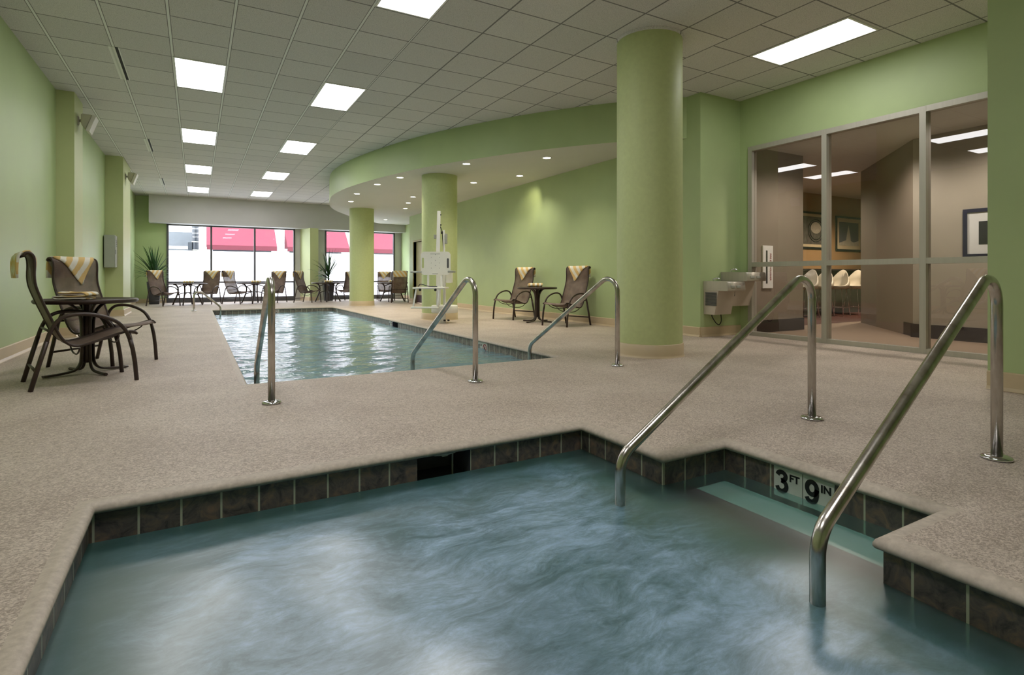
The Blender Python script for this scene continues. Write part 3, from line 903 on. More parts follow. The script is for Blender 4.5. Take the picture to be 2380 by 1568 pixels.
# ------------------------------------------------------------------ depth markers
def plaque(name, label, loc, rot, items, w=0.152, h=0.152, group='depth marker tiles'):
    """white tile lying in its local XZ plane, facing local -Y"""
    t = thing(name, label, 'pool marker', loc, rot, group)
    b = MB(); b.rbox(-w / 2, w / 2, -0.002, 0.006, -h / 2, h / 2, 0.0015, 1); b.build('tile', M['tile_white'], t)
    for nm, body, size, x, z, bold in items:
        me = text_mesh(body, size, bold); me.transform(Matrix.Rotation(PI / 2, 4, 'X')); me.transform(Matrix.Translation((x, -0.0032, z)))
        me.materials.append(M['ink']); o = bpy.data.objects.new(nm, me); COL.objects.link(o); o.parent = t
    return t
def nodive(t, r=0.05):
    b = MB(); b.tube([(r * math.cos(a), -0.003, r * math.sin(a)) for a in [2 * PI * k / 28 for k in range(28)]], 0.006, 6, closed=True)
    b.tube([(-r * 0.7, -0.003, r * 0.7), (r * 0.7, -0.003, -r * 0.7)], 0.005, 6); b.build('prohibition_ring', M['red_ink'], t)
    b = MB(); b.tube([(-0.016, -0.002, -0.028), (-0.004, -0.002, -0.004), (0.012, -0.002, 0.012)], [0.006, 0.009, 0.006], 6); b.tube([(0.0, -0.002, 0.004), (0.016, -0.002, -0.018)], 0.004, 6)
    b.lathe([(0, -0.0), (0.007, 0.0)], 8); b.build('diver_figure', M['ink'], t)
GLYPH = {'3': [[(.09, .76), (.16, .88), (.30, .925), (.44, .87), (.485, .745), (.42, .61), (.27, .545)], [(.27, .545), (.45, .49), (.525, .33), (.46, .16), (.30, .08), (.15, .12), (.07, .26)]],
         '9': [[(.31 + .215 * math.cos(2 * PI * k / 16), .66 + .265 * math.sin(2 * PI * k / 16)) for k in range(17)], [(.525, .66), (.52, .42), (.45, .18), (.31, .08), (.15, .12), (.08, .24)]],
         '4': [[(.42, .0), (.42, .98)], [(.42, .95), (.08, .30)], [(.03, .26), (.60, .26)]],
         '0': [[(.31 + .21 * math.cos(2 * PI * k / 16), .5 + .41 * math.sin(2 * PI * k / 16)) for k in range(17)]]}
def numeral(t, ch, h, x, z):
    b = MB()
    for st_ in GLYPH[ch]:
        P = [v.xy for v in spline([(px, pz, 0) for px, pz in st_], 4)] if len(st_) > 2 else [Vector(v) for v in st_]
        w = 0.10; n = len(P)
        for k in range(n - 1):
            q = []
            for i_ in (k, k + 1):
                d = (P[min(i_ + 1, n - 1)] - P[max(i_ - 1, 0)]).normalized(); q.append((P[i_], Vector((-d.y, d.x)) * w))
            (a, na), (c, nc) = q
            b.face([(x + (v.x - 0.31) * h, -0.0034, z + (v.y - 0.5) * h) for v in (a + na, c + nc, c - nc, a - na)])
    b.build('numeral', M['ink'], t, label='black numeral')
RXF = -PI / 2       # faces -X
zt = -0.122
numeral(plaque('depth_marker', 'white tile reading 3 FT in the spa entry', (2.557, 1.7085, zt), RXF, [('unit_text', 'FT', 0.050, 0.036, 0.032, 0.0016)]), '3', 0.112, -0.030, 0.004)
numeral(plaque('depth_marker', 'white tile reading 9 IN in the spa entry', (2.557, 1.553, zt), RXF, [('unit_text', 'IN', 0.050, 0.038, 0.032, 0.0016)]), '9', 0.112, -0.030, 0.004)
PX = 3.632
numeral(plaque('depth_marker', 'white depth tile left of the IN tile, partly behind the middle handrail', (PX, 7.46, zt), RXF, [('unit_text', 'FT', 0.045, 0.034, 0.030, 0.0004)]), '4', 0.09, -0.030, 0.0)
numeral(plaque('depth_marker', 'white tile lettered IN on the right pool side, next to the no diving tile', (PX, 7.308, zt), RXF, [('unit_text', 'IN', 0.045, 0.034, 0.030, 0.0004)]), '0', 0.09, -0.030, 0.0)
nodive(plaque('no_diving_marker', 'white no diving tile on the right pool side', (PX, 7.155, zt), RXF, [], group='no diving tiles'))
numeral(plaque('depth_marker', 'white depth tile beside the skimmer of the long pool', (PX, 11.68, zt), RXF, [('unit_text', 'FT', 0.045, 0.034, 0.030, 0.0004)]), '4', 0.09, -0.030, 0.0)
numeral(plaque('depth_marker', 'small white depth tile at the far end of the right pool side', (PX, 16.9, zt), RXF, [('unit_text', 'FT', 0.045, 0.034, 0.030, 0.0004)]), '4', 0.09, -0.030, 0.0)
nodive(plaque('no_diving_marker', 'white no diving tile on the far pool side', (2.02, 17.422, zt), 0, [], group='no diving tiles'))

# ------------------------------------------------------------------ sling chairs
SLING = [(-0.375, 1.075), (-0.362, 1.098), (-0.335, 1.10), (-0.312, 1.07), (-0.306, 1.00), (-0.308, 0.92), (-0.298, 0.83), (-0.255, 0.70), (-0.205, 0.57), (-0.155, 0.44), (-0.10, 0.36), (-0.03, 0.335), (0.08, 0.36), (0.21, 0.405), (0.31, 0.430), (0.36, 0.428), (0.385, 0.405)]
SP = [(v.x, v.y) for v in spline(SLING, 3)]
HWID = 0.255
def make_chair(label, loc, rz):
    t = thing('sling_chair', label, 'chair', loc, rz, 'brown sling patio chairs')
    rows = []
    for i, (x, z) in enumerate(SP):
        rows.append([(x, HWID * s, z - 0.012 * (1 - s * s)) for s in (-1, -0.6, -0.2, 0.2, 0.6, 1)])
    b = MB(); b.grid(rows, thick=0.005); b.build('sling', M['sling'], t)
    for s in (-1, 1):
        y = s * (HWID + 0.008)
        b = MB(); b.tube([(x, y, z) for x, z in SP], 0.0105, 8); b.build('side_rail', M['bronze'], t)
        yo = s * 0.292
        arm = [(v.x, v.y) for v in spline([(0.325, 0.36), (0.29, 0.45), (0.22, 0.53), (0.10, 0.582), (-0.02, 0.600), (-0.12, 0.585), (-0.18, 0.535), (-0.215, 0.46), (-0.235, 0.39)], 4)]
        b = MB(); b.tube([(x, yo, z) for x, z in arm], 0.0155, 8); b.build('armrest', M['bronze'], t)
        b = MB(); b.tube([(0.375, yo, 0.0), (0.362, yo, 0.16), (0.345, yo, 0.28), (0.325, yo, 0.36)], 0.0175, 8); b.build('leg', M['bronze'], t)
        b = MB(); b.tube([(-0.335, yo, 0.0), (-0.285, yo, 0.20), (-0.235, yo, 0.39)], 0.0175, 8); b.build('leg', M['bronze'], t)
    b = MB(); b.tube([(-0.2975, -0.29, 0.15), (-0.2975, 0.29, 0.15)], 0.011, 8); b.build('stretcher', M['bronze'], t)
    b = MB(); b.tube([(-0.375, -HWID, 1.075), (-0.375, HWID, 1.075)], 0.011, 8); b.build('top_bar', M['bronze'], t)
    b = MB()
    b.tube([(-0.212, -0.292, 0.465), (-0.212, 0.292, 0.465)], 0.010, 8)
    for x0 in (-0.02, 0.25):
        zb = 0.32 if x0 < 0 else 0.40
        b.tube([(x0, y, zb - 0.075 * (1 - (abs(y) / 0.27) ** 3)) for y in [-0.27 + 0.54 * k / 10 for k in range(11)]], 0.007, 6)
    for s in (-1, 1): b.tube([(0.35, s * 0.292, 0.30), (0.33, s * 0.262, 0.425)], 0.008, 6)
    b.build('seat_spreader', M['bronze'], t)
    return t
CH = [(-0.90, 6.05, 0.28, 'brown sling chair at the left edge, seen from the side'),
      (-0.86, 7.20, -0.62, 'brown sling chair behind the near left table, turned to the spa'),
      (-0.92, 20.45, -0.85, 'brown sling chair in front of the left potted plant'),
      (0.32, 21.15, -2.0, 'sling chair right of the first window table, left of the first mullion'),
      (1.18, 20.8, -0.75, 'sling chair left of the second window table'),
      (2.40, 21.2, -2.15, 'sling chair right of the second window table, behind the near handrail'),
      (3.42, 20.75, -0.72, 'sling chair left of the third window table, below the angular column'),
      (4.95, 21.2, -2.3, 'sling chair partly hidden behind the farthest round column'),
      (6.35, 20.98, -1.75, 'sling chair behind the last window table, facing the pool'),
      (6.26, 19.15, 1.40, 'sling chair before the last window table, its back to the pool'),
      (6.02, 10.42, 3.45, 'brown sling chair on the left of the table by the green wall'),
      (6.06, 8.52, 3.42, 'brown sling chair on the right of the table by the green wall')]
chairs = []
for i, (x, y, rz, lb) in enumerate(CH):
    chairs.append(make_chair(lb, (x, y, 0), rz) if i == 0 else dup(chairs[0], (x, y, 0), rz, lb))

# towels draped over the chair backs
def towel_mesh(flip):
    # path over the top edge: front runs down the sling face, the rest hangs behind
    fr = [(x, z) for x, z in SP[7:] if z > 0.80]
    path = [(-0.408, 0.90), (-0.412, 0.97), (-0.41, 1.03), (-0.402, 1.075), (-0.384, 1.102), (-0.358, 1.114), (-0.333, 1.115)]
    front = [(x + 0.012, z - 0.002) for x, z in fr if z < 1.098]
    L = len(front); rows, uvs = [], []
    d = 0.0; prev = None
    for i, (x, z) in enumerate(path + front):
        if prev: d += math.hypot(x - prev[0], z - prev[1])
        prev = (x, z)
        if i < len(path): w0, w1 = -0.235, 0.235
        else:
            k = (i - len(path) + 1) / L
            tip = 0.05 * flip
            w0 = -0.235 + (tip + 0.225) * k; w1 = 0.235 + (tip - 0.225) * k
        r, u = [], []
        for j in range(9):
            y = w0 + (w1 - w0) * j / 8
            wob = 0.004 * math.sin(9 * j + i * 0.7)
            r.append((x + wob, y, z)); u.append(((y * flip) * 0.80 + d * 0.62 + 1.0, d))
        rows.append(r); uvs.append(u)
    b = MB(); b.grid(rows, uvs, thick=0.015)
    return b
TL = ['striped towel over the chair at the left edge', 'yellow and white striped towel over the chair behind the near left table', 'striped towel over the chair by the left potted plant',
      'striped towel on the chair right of the first window table', 'striped towel on the chair left of the second window table', 'striped towel on the chair right of the second window table', 'striped towel on the chair below the angular column',
      'striped towel on the chair beside the farthest round column', 'striped towel on the chair behind the last window table', 'striped towel on the chair with its back to the pool by the far windows',
      'striped towel on the left chair by the green wall', 'striped towel on the right chair by the green wall']
tw = {}
for i, (c, lb) in enumerate(zip(CH, TL)):
    fl_ = 1 if i in (1, 2, 3, 4, 5, 6) else -1
    if fl_ not in tw:
        tw[fl_] = towel_mesh(fl_).build('towel', M['towel']); o = tw[fl_]
    else:
        o = tw[fl_].copy(); COL.objects.link(o)
    o.location = (c[0], c[1], 0); o.rotation_euler = (0, 0, c[2])
    tag(o, lb, 'towel', 'striped towels on the chairs')

# ------------------------------------------------------------------ tables
def top_part(t, r, z):
    b = MB(); b.lathe([(0, z - 0.018), (r * 0.9, z - 0.018), (r - 0.03, z - 0.036), (r - 0.008, z - 0.036), (r + 0.002, z - 0.024), (r + 0.005, z - 0.010), (r - 0.004, z + 0.002), (r - 0.03, z + 0.002), (r - 0.04, z - 0.006), (0, z - 0.006)], 48)
    return b.build('tabletop', M['bronze'], t)
def pedestal_table(label, loc, rz, r=0.40, z=0.70):
    t = thing('pedestal_table', label, 'table', loc, rz, 'round pedestal tables')
    top_part(t, r, z)
    for k in range(4):
        a = k * PI / 2; ca, sa = math.cos(a), math.sin(a)
        pr = spline([(0.24, z - 0.022), (0.15, z - 0.04), (0.08, z - 0.105), (0.05, z - 0.20), (0.046, 0.35), (0.047, 0.17), (0.06, 0.085), (0.11, 0.035), (0.22, 0.018), (0.345, 0.014)], 4)
        big = k % 2 == 0
        b = MB(); b.tube([(v.x * ca, v.x * sa, v.y) for v in pr], 0.02 if big else 0.013, 8, flat=(0.55, 1.5) if big else None); b.build('leg', M['bronze'], t)
    b = MB(); b.lathe([(0, 0.10), (0.034, 0.10), (0.036, 0.14), (0.036, z - 0.06), (0.07, z - 0.025), (0, z - 0.024)], 16); b.build('post', M['bronze'], t)
    return t
p0 = pedestal_table('round bronze pedestal table near the left wall', (-0.90, 6.55, 0), 0.55, r=0.40)
p1 = dup(p0, (5.98, 9.45, 0), 0.4, 'round bronze pedestal table against the green pool wall')
def dining_table(label, loc, rz, r=0.57, z=0.70):
    t = thing('dining_table', label, 'table', loc, rz, 'round four-legged tables by the windows')
    top_part(t, r, z)
    for k in range(4):
        a = k * PI / 2 + PI / 4; ca, sa = math.cos(a), math.sin(a)
        pr = spline([(0.42, z - 0.03), (0.34, z - 0.06), (0.29, z - 0.14), (0.28, 0.46), (0.31, 0.32), (0.38, 0.14), (0.44, 0.0)], 4)
        b = MB(); b.tube([(v.x * ca, v.x * sa, v.y) for v in pr], 0.024, 8); b.build('leg', M['bronze'], t)
    for k in range(2):
        a = k * PI / 2 + PI / 4; ca, sa = math.cos(a), math.sin(a)
        for zz, h in ((0.31, 0.09), (z - 0.15, 0.10)):
            b = MB(); pts = [(q * 0.31, zz + h * (1 - q * q)) for q in [-1 + k2 / 8 for k2 in range(17)]]
            b.tube([(q * ca, q * sa, z2) for q, z2 in pts], 0.015, 8); b.build('brace', M['bronze'], t)
    return t
DT = [(-0.25, 20.8, 'first window table from the left, beside the potted plant'), (1.76, 20.95, 'second window table from the left'), (4.18, 20.95, 'third window table, in front of the second potted plant'), (6.32, 20.05, 'last window table, right of the farthest round column')]
dts = []
for i, (x, y, lb) in enumerate(DT):
    dts.append(dining_table('round bronze four-legged ' + lb, (x, y, 0), 0.5) if i == 0 else dup(dts[0], (x, y, 0), 0.5, 'round bronze four-legged ' + lb))

# towels on the tables
def rolled_towel(label, loc, rz, L=0.30):
    b = MB(); rows, uvs = [], []
    for i in range(15):
        x = -L / 2 + L * i / 14
        e = 1.0 if 0 < i < 14 else 0.75
        row, uu = [], []
        for k in range(15):
            a = 2 * PI * k / 14
            rr = (0.052 + 0.006 * math.sin(3 * a + 1.3 * i)) * e
            row.append((x + 0.01 * math.sin(a), rr * 1.25 * math.cos(a), 0.044 + rr * 0.8 * math.sin(a))); uu.append((x * 1.3 + 0.02 * math.sin(a), a))
        rows.append(row); uvs.append(uu)
    b.grid(rows, uvs)
    for rr, fl2 in ((rows[0], 1), (rows[-1], 0)):
        f = b.face([p for p in rr[:-1]])
    o = b.build('rolled_towel', M['towel']); o.location = loc; o.rotation_euler.z = rz
    return tag(o, label, 'towel', 'rolled towels on the tables')
def folded_towel(label, loc, rz):
    # a towel folded over on itself: a flattened S in section
    pr = spline([(0.125, 0.006), (0.02, 0.007), (-0.10, 0.010), (-0.128, 0.020), (-0.10, 0.030), (0.04, 0.028), (0.12, 0.030), (0.145, 0.046), (0.11, 0.062), (0.0, 0.060), (-0.09, 0.066)], 4)
    rows, uvs, d = [], [], 0.0
    for i, p in enumerate(pr):
        if i: d += (p - pr[i - 1]).length
        rows.append([(p.x + 0.004 * math.sin(j * 2 + i), -0.10 + 0.20 * j / 8, p.y + 0.002 + 0.003 * math.sin(i * 0.6 + j)) for j in range(9)]); uvs.append([(j * 0.025 + 0.1 * d + 0.02, d) for j in range(9)])
    b = MB(); b.grid(rows, uvs, thick=0.011)
    o = b.build('folded_towel', M['towel']); o.location = loc; o.rotation_euler.z = rz
    return tag(o, label, 'towel')
folded_towel('folded yellow striped towel lying on the near left table', (-0.99, 6.52, 0.698), -0.35)
r0 = rolled_towel('rolled striped towel on the table by the green wall', (5.96, 9.50, 0.696), -0.65)
for i, lb in enumerate(('rolled towel on the first window table from the left', 'rolled towel on the second window table from the left', 'rolled towel on the third window table', 'rolled towel on the last window table near the far column')):
    o = r0.copy(); COL.objects.link(o); o.location = (DT[i][0] + 0.02, DT[i][1], 0.696); o.rotation_euler.z = -0.3 + 0.12 * i; o['label'] = lb

# ------------------------------------------------------------------ potted plants
def plant(label, loc, seed, xmin, nl=54):
    rnd = random.Random(seed)
    t = thing('potted_plant', label, 'plant', loc, 0, 'dracaenas in dark planters')
    b = MB()
    def sq(h, z): return [(-h, -h, z), (h, -h, z), (h, h, z), (-h, h, z)]
    prof = [(0.135, 0.0), (0.205, 0.75), (0.185, 0.75), (0.18, 0.70)]
    for (h0, z0), (h1, z1) in zip(prof, prof[1:]):
        A, B = sq(h0, z0), sq(h1, z1)
        for i in range(4): b.face([A[i], A[(i + 1) % 4], B[(i + 1) % 4], B[i]])
    b.face(sq(0.135, 0.0)); pot = b.build('planter', M['pot'], t)
    b = MB(); b.face(sq(0.181, 0.705)); b.build('soil', M['soil'], pot)
    b = MB(); b.tube([(0, 0, 0.70), (0.01, 0, 0.85), (0.0, 0.01, 1.0)], [0.035, 0.03, 0.02], 8); b.build('stem', M['soil'], t)
    b = MB()
    for k in range(nl):
        az = rnd.uniform(0, 2 * PI); q = (k + 0.5) / nl
        up = 1.45 - 1.25 * q + rnd.uniform(-0.1, 0.1)     # elevation at the base
        L = rnd.uniform(0.85, 1.2) * (0.95 if q < 0.5 else 0.85); z0 = 1.0 - 0.2 * q + rnd.uniform(-0.03, 0.03)
        droop = (0.25 + 1.0 * q) * rnd.uniform(0.7, 1.2); w = rnd.uniform(0.018, 0.026)
        pos = Vector((0, 0, z0)); el = up; rows = []
        ca, sa = math.cos(az), math.sin(az); side = Vector((-sa, ca, 0))
        n = 9
        for i in range(n + 1):
            s = i / n; ww = w * (0.55 + 1.4 * s) if s < 0.3 else w * (0.97 * (1 - ((s - 0.3) / 0.7) ** 2) + 0.03)
            dirv = Vector((math.cos(el) * ca, math.cos(el) * sa, math.sin(el)))
            nup = side.cross(dirv)
            rows.append([pos - side * ww + nup * ww * 0.35, pos.copy(), pos + side * ww + nup * ww * 0.35])
            for q_ in rows[-1]:
                if loc[1] + q_.y > 21.85 or xmin < 0: q_.x = max(q_.x, xmin - loc[0])
                q_.y = min(q_.y, 22.66 - loc[1])
            pos = pos + dirv * (L / n); el -= droop / n * (0.4 + 1.2 * s)
        b.grid(rows, [[(j / 2, i / n) for j in range(3)] for i in range(n + 1)])
    b.build('leaves', M['leaf'], t)
    return t
plant('spiky green plant in a tall dark planter in the left back corner', (-1.22, 21.85, 0), 3, -1.79)
plant('spiky green plant in a tall dark planter between the two windows', (4.36, 21.75, 0), 11, 4.14)

# ------------------------------------------------------------------ wall speakers, cabinet
def speaker(label, loc):
    t = thing('wall_speaker', label, 'speaker', loc, 0, 'wall speakers')
    b = MB(); b.rbox(0.0, 0.015, -0.05, 0.05, -0.06, 0.06, 0.004); b.tube([(0.012, 0, 0), (0.07, 0, 0.01)], 0.022, 10); b.build('bracket', M['speaker'], t)
    A = [(0.05, -0.10, 0.10), (0.05, 0.10, 0.10), (0.05, 0.10, -0.06), (0.05, -0.10, -0.06)]
    B = [(0.20, -0.135, 0.085), (0.20, 0.135, 0.085), (0.115, 0.135, -0.16), (0.115, -0.135, -0.16)]
    b = MB(); b.hexa([A[3], A[2], B[3], B[2], A[0], A[1], B[0], B[1]])
    bmesh.ops.recalc_face_normals(b.bm, faces=list(b.bm.faces)); bmesh.ops.bevel(b.bm, geom=list(b.bm.edges), offset=0.012, segments=2, affect='EDGES')
    b.build('housing', M['speaker'], t)
    C_ = [tuple(Vector(p) + Vector((0.045, 0, -0.018))) for p in B]
    b = MB(); b.hexa([B[3], B[2], C_[3], C_[2], B[0], B[1], C_[0], C_[1]]); b.build('grille', M['grille'], t)
    return t
sp = speaker('nearer white wall speaker on the first pilaster', (-1.60, 10.78, 3.33))
dup(sp, (-1.48, 16.1, 3.31), 0, 'farther white wall speaker on the second pilaster')
t = thing('wall_cabinet', 'grey metal cabinet hung on the second pilaster', 'cabinet', (-1.70, 15.6, 1.12))
b = MB(); b.rbox(-0.10, 0.10, -0.36, 0.0, 0.0, 0.73, 0.006); b.build('body', M['grey_metal'], t)
b = MB(); b.rbox(0.10, 0.112, -0.35, -0.01, 0.01, 0.72, 0.004); d = b.build('door', M['grey_metal'], t)
b = MB()
for k in range(4): b.box(0.112, 0.115, -0.27, -0.08, 0.48 + 0.04 * k, 0.492 + 0.04 * k)
b.box(0.112, 0.118, -0.33, -0.31, 0.30, 0.40); b.build('louvre', M['dark_frame'], d)

# ------------------------------------------------------------------ pool lift
LFT = thing('pool_lift', 'white pool lift with a hanging seat in front of the middle column', 'pool lift', (4.12, 10.10, 0), -YAW - 0.06)
# local x = to the right in the view, local y = away
b = MB(); b.lathe([(0, 0.0), (0.056, 0.0), (0.056, 0.20), (0, 0.20)], 20, 0.07, 0.05); b.build('socket_post', M['white_metal'], LFT)
b = MB(); b.lathe([(0, 0.20), (0.25, 0.20), (0.26, 0.21), (0.26, 0.335), (0.25, 0.345), (0, 0.345)], 40, 0.08, 0.16); b.build('base_housing', M['white_plastic'], LFT)
b = MB()
for x, y, z in ((0.10, -0.01, 0.06), (0.17, 0.02, 0.06)): b.tube([(x, y, z), (x + 0.03, y - 0.03, z)], 0.016, 8)
b.build('clamp_knob', M['black'], LFT)
b = MB(); b.prism([(-0.07, 1.35), (-0.045, 2.205), (0.015, 2.205), (0.0, 1.35)], 0.05, 0.10, 'y'); b.prism([(-0.075, 0.34), (-0.075, 1.36), (0.005, 1.36), (0.005, 0.34)], 0.10, 0.16, 'y'); b.build('mast', M['white_metal'], LFT)
b = MB(); b.tube([(0.01, 0.09, 1.9), (0.045, 0.09, 1.80), (0.05, 0.09, 1.72), (0.075, 0.10, 1.35)], 0.008, 6); b.lathe([(0, 0), (0.03, 0.0), (0.03, 0.02), (0, 0.02)], 12, 0.04, 0.09); 
b.tube([(0.03, 0.07, 1.78), (0.06, 0.07, 1.78)], 0.028, 10); b.tube([(0.012, 0.07, 2.13), (0.03, 0.07, 2.13)], 0.012, 8); b.tube([(0.012, 0.07, 1.93), (0.035, 0.07, 1.93)], 0.013, 8); b.build('cable_pulley', M['black'], LFT)
b = MB(); b.prism([(0.075, 1.36), (0.07, 1.83), (0.095, 1.83), (0.105, 1.36)], 0.06, 0.11, 'y'); b.tube([(0.09, 0.1, 0.34), (0.09, 0.1, 1.4)], 0.028, 10); b.build('actuator', M['white_metal'], LFT)
b = MB(); b.rbox(0.105, 0.145, 0.05, 0.14, 1.56, 1.76, 0.008); b.rbox(-0.115, -0.075, 0.05, 0.14, 1.66, 1.74, 0.006); b.build('control_box', M['grey_metal'], LFT)
b = MB(); b.rbox(0.13, 0.24, 0.04, 0.2, 0.79, 1.0, 0.01); b.build('battery_box', M['white_plastic'], LFT)
# seat back: rounded plate with hand slots
def rrect(x0, x1, z0, z1, r, n=5):
    out = []
    for cx, cz, a0 in ((x1 - r, z1 - r, 0), (x0 + r, z1 - r, PI / 2), (x0 + r, z0 + r, PI), (x1 - r, z0 + r, 1.5 * PI)):
        out += [(cx + r * math.cos(a0 + PI / 2 * k / n), cz + r * math.sin(a0 + PI / 2 * k / n)) for k in range(n + 1)]
    return out
b = MB(); b.prism(rrect(-0.345, 0.235, 0.945, 1.40, 0.07), -0.06, -0.035, 'y')
bk = b.build('backrest', M['white_plastic'], LFT)
b = MB(); b.prism(rrect(-0.325, -0.285, 1.08, 1.28, 0.018), -0.062, -0.0595, 'y'); b.build('grip_slot', M['column'], bk)
b = MB(); b.prism(rrect(0.168, 0.204, 1.08, 1.27, 0.016), -0.062, -0.0595, 'y'); b.build('grip_slot', M['dark_frame'], bk)
b = MB()
for x in (-0.14, -0.06, 0.02):
    for z in (1.08, 1.18, 1.29):
        if (x == -0.06): z += 0.05
        b.lathe([(0, 0), (0.007, 0)], 8)
        b.tube([(x, -0.061, z), (x, -0.0605, z)], 0.006, 8)
b.box(-0.16, 0.03, -0.0615, -0.06, 1.352, 1.358); b.box(-0.12, -0.01, -0.0615, -0.06, 0.965, 0.972); b.build('drain_hole', M['dark_frame'], bk)
b = MB(); b.rbox(-0.50, -0.33, -0.28, 0.0, 0.985, 1.02, 0.01); b.build('armrest', M['grey_metal'], LFT)
b = MB(); b.rbox(0.22, 0.33, -0.28, 0.0, 0.985, 1.03, 0.01); b.build('armrest', M['grey_metal'], LFT)
b = MB(); b.tube([(-0.21, -0.02, 0.68), (-0.21, -0.02, 0.96)], 0.022, 10); b.tube([(0.06, -0.02, 0.68), (0.06, -0.02, 0.96)], 0.026, 10); b.build('seat_frame', M['white_metal'], LFT)
b = MB(); b.rbox(-0.42, 0.20, -0.46, 0.0, 0.68, 0.715, 0.014); seat = b.build('seat', M['white_plastic'], LFT)
b = MB(); b.tube([(-0.27, -0.47, 0.665), (-0.27, -0.445, 0.665)], 0.024, 12); b.tube([(0.02, -0.47, 0.665), (0.02, -0.445, 0.665)], 0.024, 12); b.build('adjusting_knob', M['black'], seat)
b = MB(); b.tube([(-0.35, -0.42, 0.69), (-0.39, -0.45, 0.42), (-0.40, -0.46, 0.345)], 0.017, 8); b.tube([(0.09, -0.42, 0.69), (0.07, -0.45, 0.42), (0.07, -0.46, 0.345)], 0.022, 8); b.build('footrest_arm', M['white_metal'], LFT)
b = MB(); b.rbox(-0.43, 0.08, -0.56, -0.42, 0.32, 0.35, 0.012); b.build('footrest', M['white_plastic'], LFT)
b = MB(); b.tube(spline([(-0.36, -0.2, 0.722), (-0.33, -0.2, 0.765), (-0.27, -0.2, 0.76), (-0.20, -0.2, 0.735), (-0.12, -0.2, 0.724), (0.0, -0.2, 0.724)], 4), 0.02, 8, flat=(0.35, 1.2)); b.build('seat_belt', M['strap'], LFT)

# ------------------------------------------------------------------ drinking fountains
def fountain(name, label, x0, z_top, w, h, dep, tilt):
    t = thing(name, label, 'drinking fountain', (x0 + w / 2, YBLK, z_top - h), 0, 'wall drinking fountains')
    hw = w / 2
    # back cabinet, narrower towards the foot in side view
    b = MB()
    b.prism([(-0.002, 0.0), (-0.20, 0.0), (-dep * 0.62, h * 0.72), (-dep * 0.62, h - 0.13), (-0.002, h - 0.13)], -hw + 0.01, hw - 0.01, 'x'); b.build('lower_panel', M['fountain_panel'], t)
    b = MB(); b.prism([(-0.002, h - 0.14), (-dep, h - 0.14), (-dep - 0.01, h - 0.12), (-dep, h - 0.02), (-dep + 0.02, h - 0.005), (-0.06, h), (-0.002, h - 0.0)], -hw, hw, 'x', True); basin_ = b.build('basin', M['fountain'], t)
    b = MB()
    for x in (-hw * 0.45, hw * 0.2): b.rbox(x - 0.045, x + 0.045, -dep - 0.018, -dep - 0.002, h - 0.10, h - 0.06, 0.008)
    b.build('push_bar', M['grey_metal'], basin_)
    b = MB(); b.tube(spline([(-hw + 0.11, -0.10, h - 0.01), (-hw + 0.11, -0.10, h + 0.03), (-hw + 0.13, -0.15, h + 0.045), (-hw + 0.15, -0.18, h + 0.03)], 4), 0.011, 8); b.build('bubbler', M['chrome'], basin_)
    b = MB(); n = 12 if h > 0.45 else 9
    for k in range(n): b.box(-hw - 0.004, -hw + 0.012, -dep * 0.55, -0.04, h - 0.16 - 0.017 * (k + 1), h - 0.16 - 0.017 * k - 0.008)
    b.build('grille', M['dark_frame'], t)
    return t
fountain('drinking_fountain', 'lower steel drinking fountain with a black cord below', 6.66, 0.845, 0.385, 0.50, 0.44, 0)
fountain('drinking_fountain', 'higher steel drinking fountain next to the lobby glazing', 7.05, 0.985, 0.44, 0.52, 0.46, 0)
b = MB(); b.tube(spline([(6.80, 5.79, 0.36), (6.80, 5.78, 0.30), (6.86, 5.76, 0.21), (6.93, 5.76, 0.18), (6.99, 5.77, 0.24), (7.0, 5.79, 0.36)], 5), 0.007, 8)
tag(b.build('power_cord', M['black']), 'black cord looping under the lower drinking fountain', 'cord')

# ------------------------------------------------------------------ lobby behind the glazing
ZL = 3.0
b = MB(); b.box(XG + 0.1, 16.7, 0.5, 10, -0.02, -0.001); struct(b, 'floor_lobby', M['brown_floor'], 'brown plank lobby floor')
b = MB(); b.face([(11.0, 6.3, 0.002), (16.5, 6.3, 0.002), (16.5, 9.0, 0.002), (9.1, 9.0, 0.002), (9.1, 6.3, 0.002)]); struct(b, 'floor_counter', M['rust_floor'], 'reddish plank floor by the counter')
b = MB(); b.box(XG + 0.15, 16.8, 0.4, 10.1, ZL, ZL + 0.06); struct(b, 'ceiling_lobby', M['white_ceiling'], 'lobby ceiling')
b = MB(); b.box(XG + 0.1, 9.1, 5.81, YBLK - 0.001, 0, ZL); b.box(9.1, 9.12, 5.81, 9.0, 0, ZL); struct(b, 'wall_lobby_left', M['taupe'], 'taupe wall just behind the glazing')
def angled(p, q, th, z0, z1, name, m, label=None):
    a, c = Vector(p), Vector(q); d = (c - a).normalized(); nn = Vector((-d.y, d.x)) * th
    b = MB(); b.prism([tuple(a), tuple(c), tuple(c + nn), tuple(a + nn)], z0, z1); return struct(b, name, m, label)
angled((11.5, 6.12), (9.47, 4.28), 0.12, 0, ZL, 'wall_lobby_angled', M['taupe'], 'angled taupe lobby wall')
angled((9.47, 4.28), (9.42, 4.05), 0.1, 0, ZL, 'wall_lobby_strip', M['taupe_light'])
wallbox('wall_lobby_right', 9.42, 9.54, 0.5, 4.06, 0, ZL, M['taupe_light'], 'pale taupe lobby wall with the blue-framed picture')
wallbox('wall_lobby_back', 9.1, 16.7, 8.3, 8.42, 0, ZL, M['tan'], 'tan lobby wall with two framed pictures')
wallbox('wall_lobby_end', 16.6, 16.72, 0.5, 8.4, 0, ZL, M['taupe'])
wallbox('wall_lobby_front', XG + 0.1, 16.7, 0.4, 0.5, 0, ZL, M['taupe'])
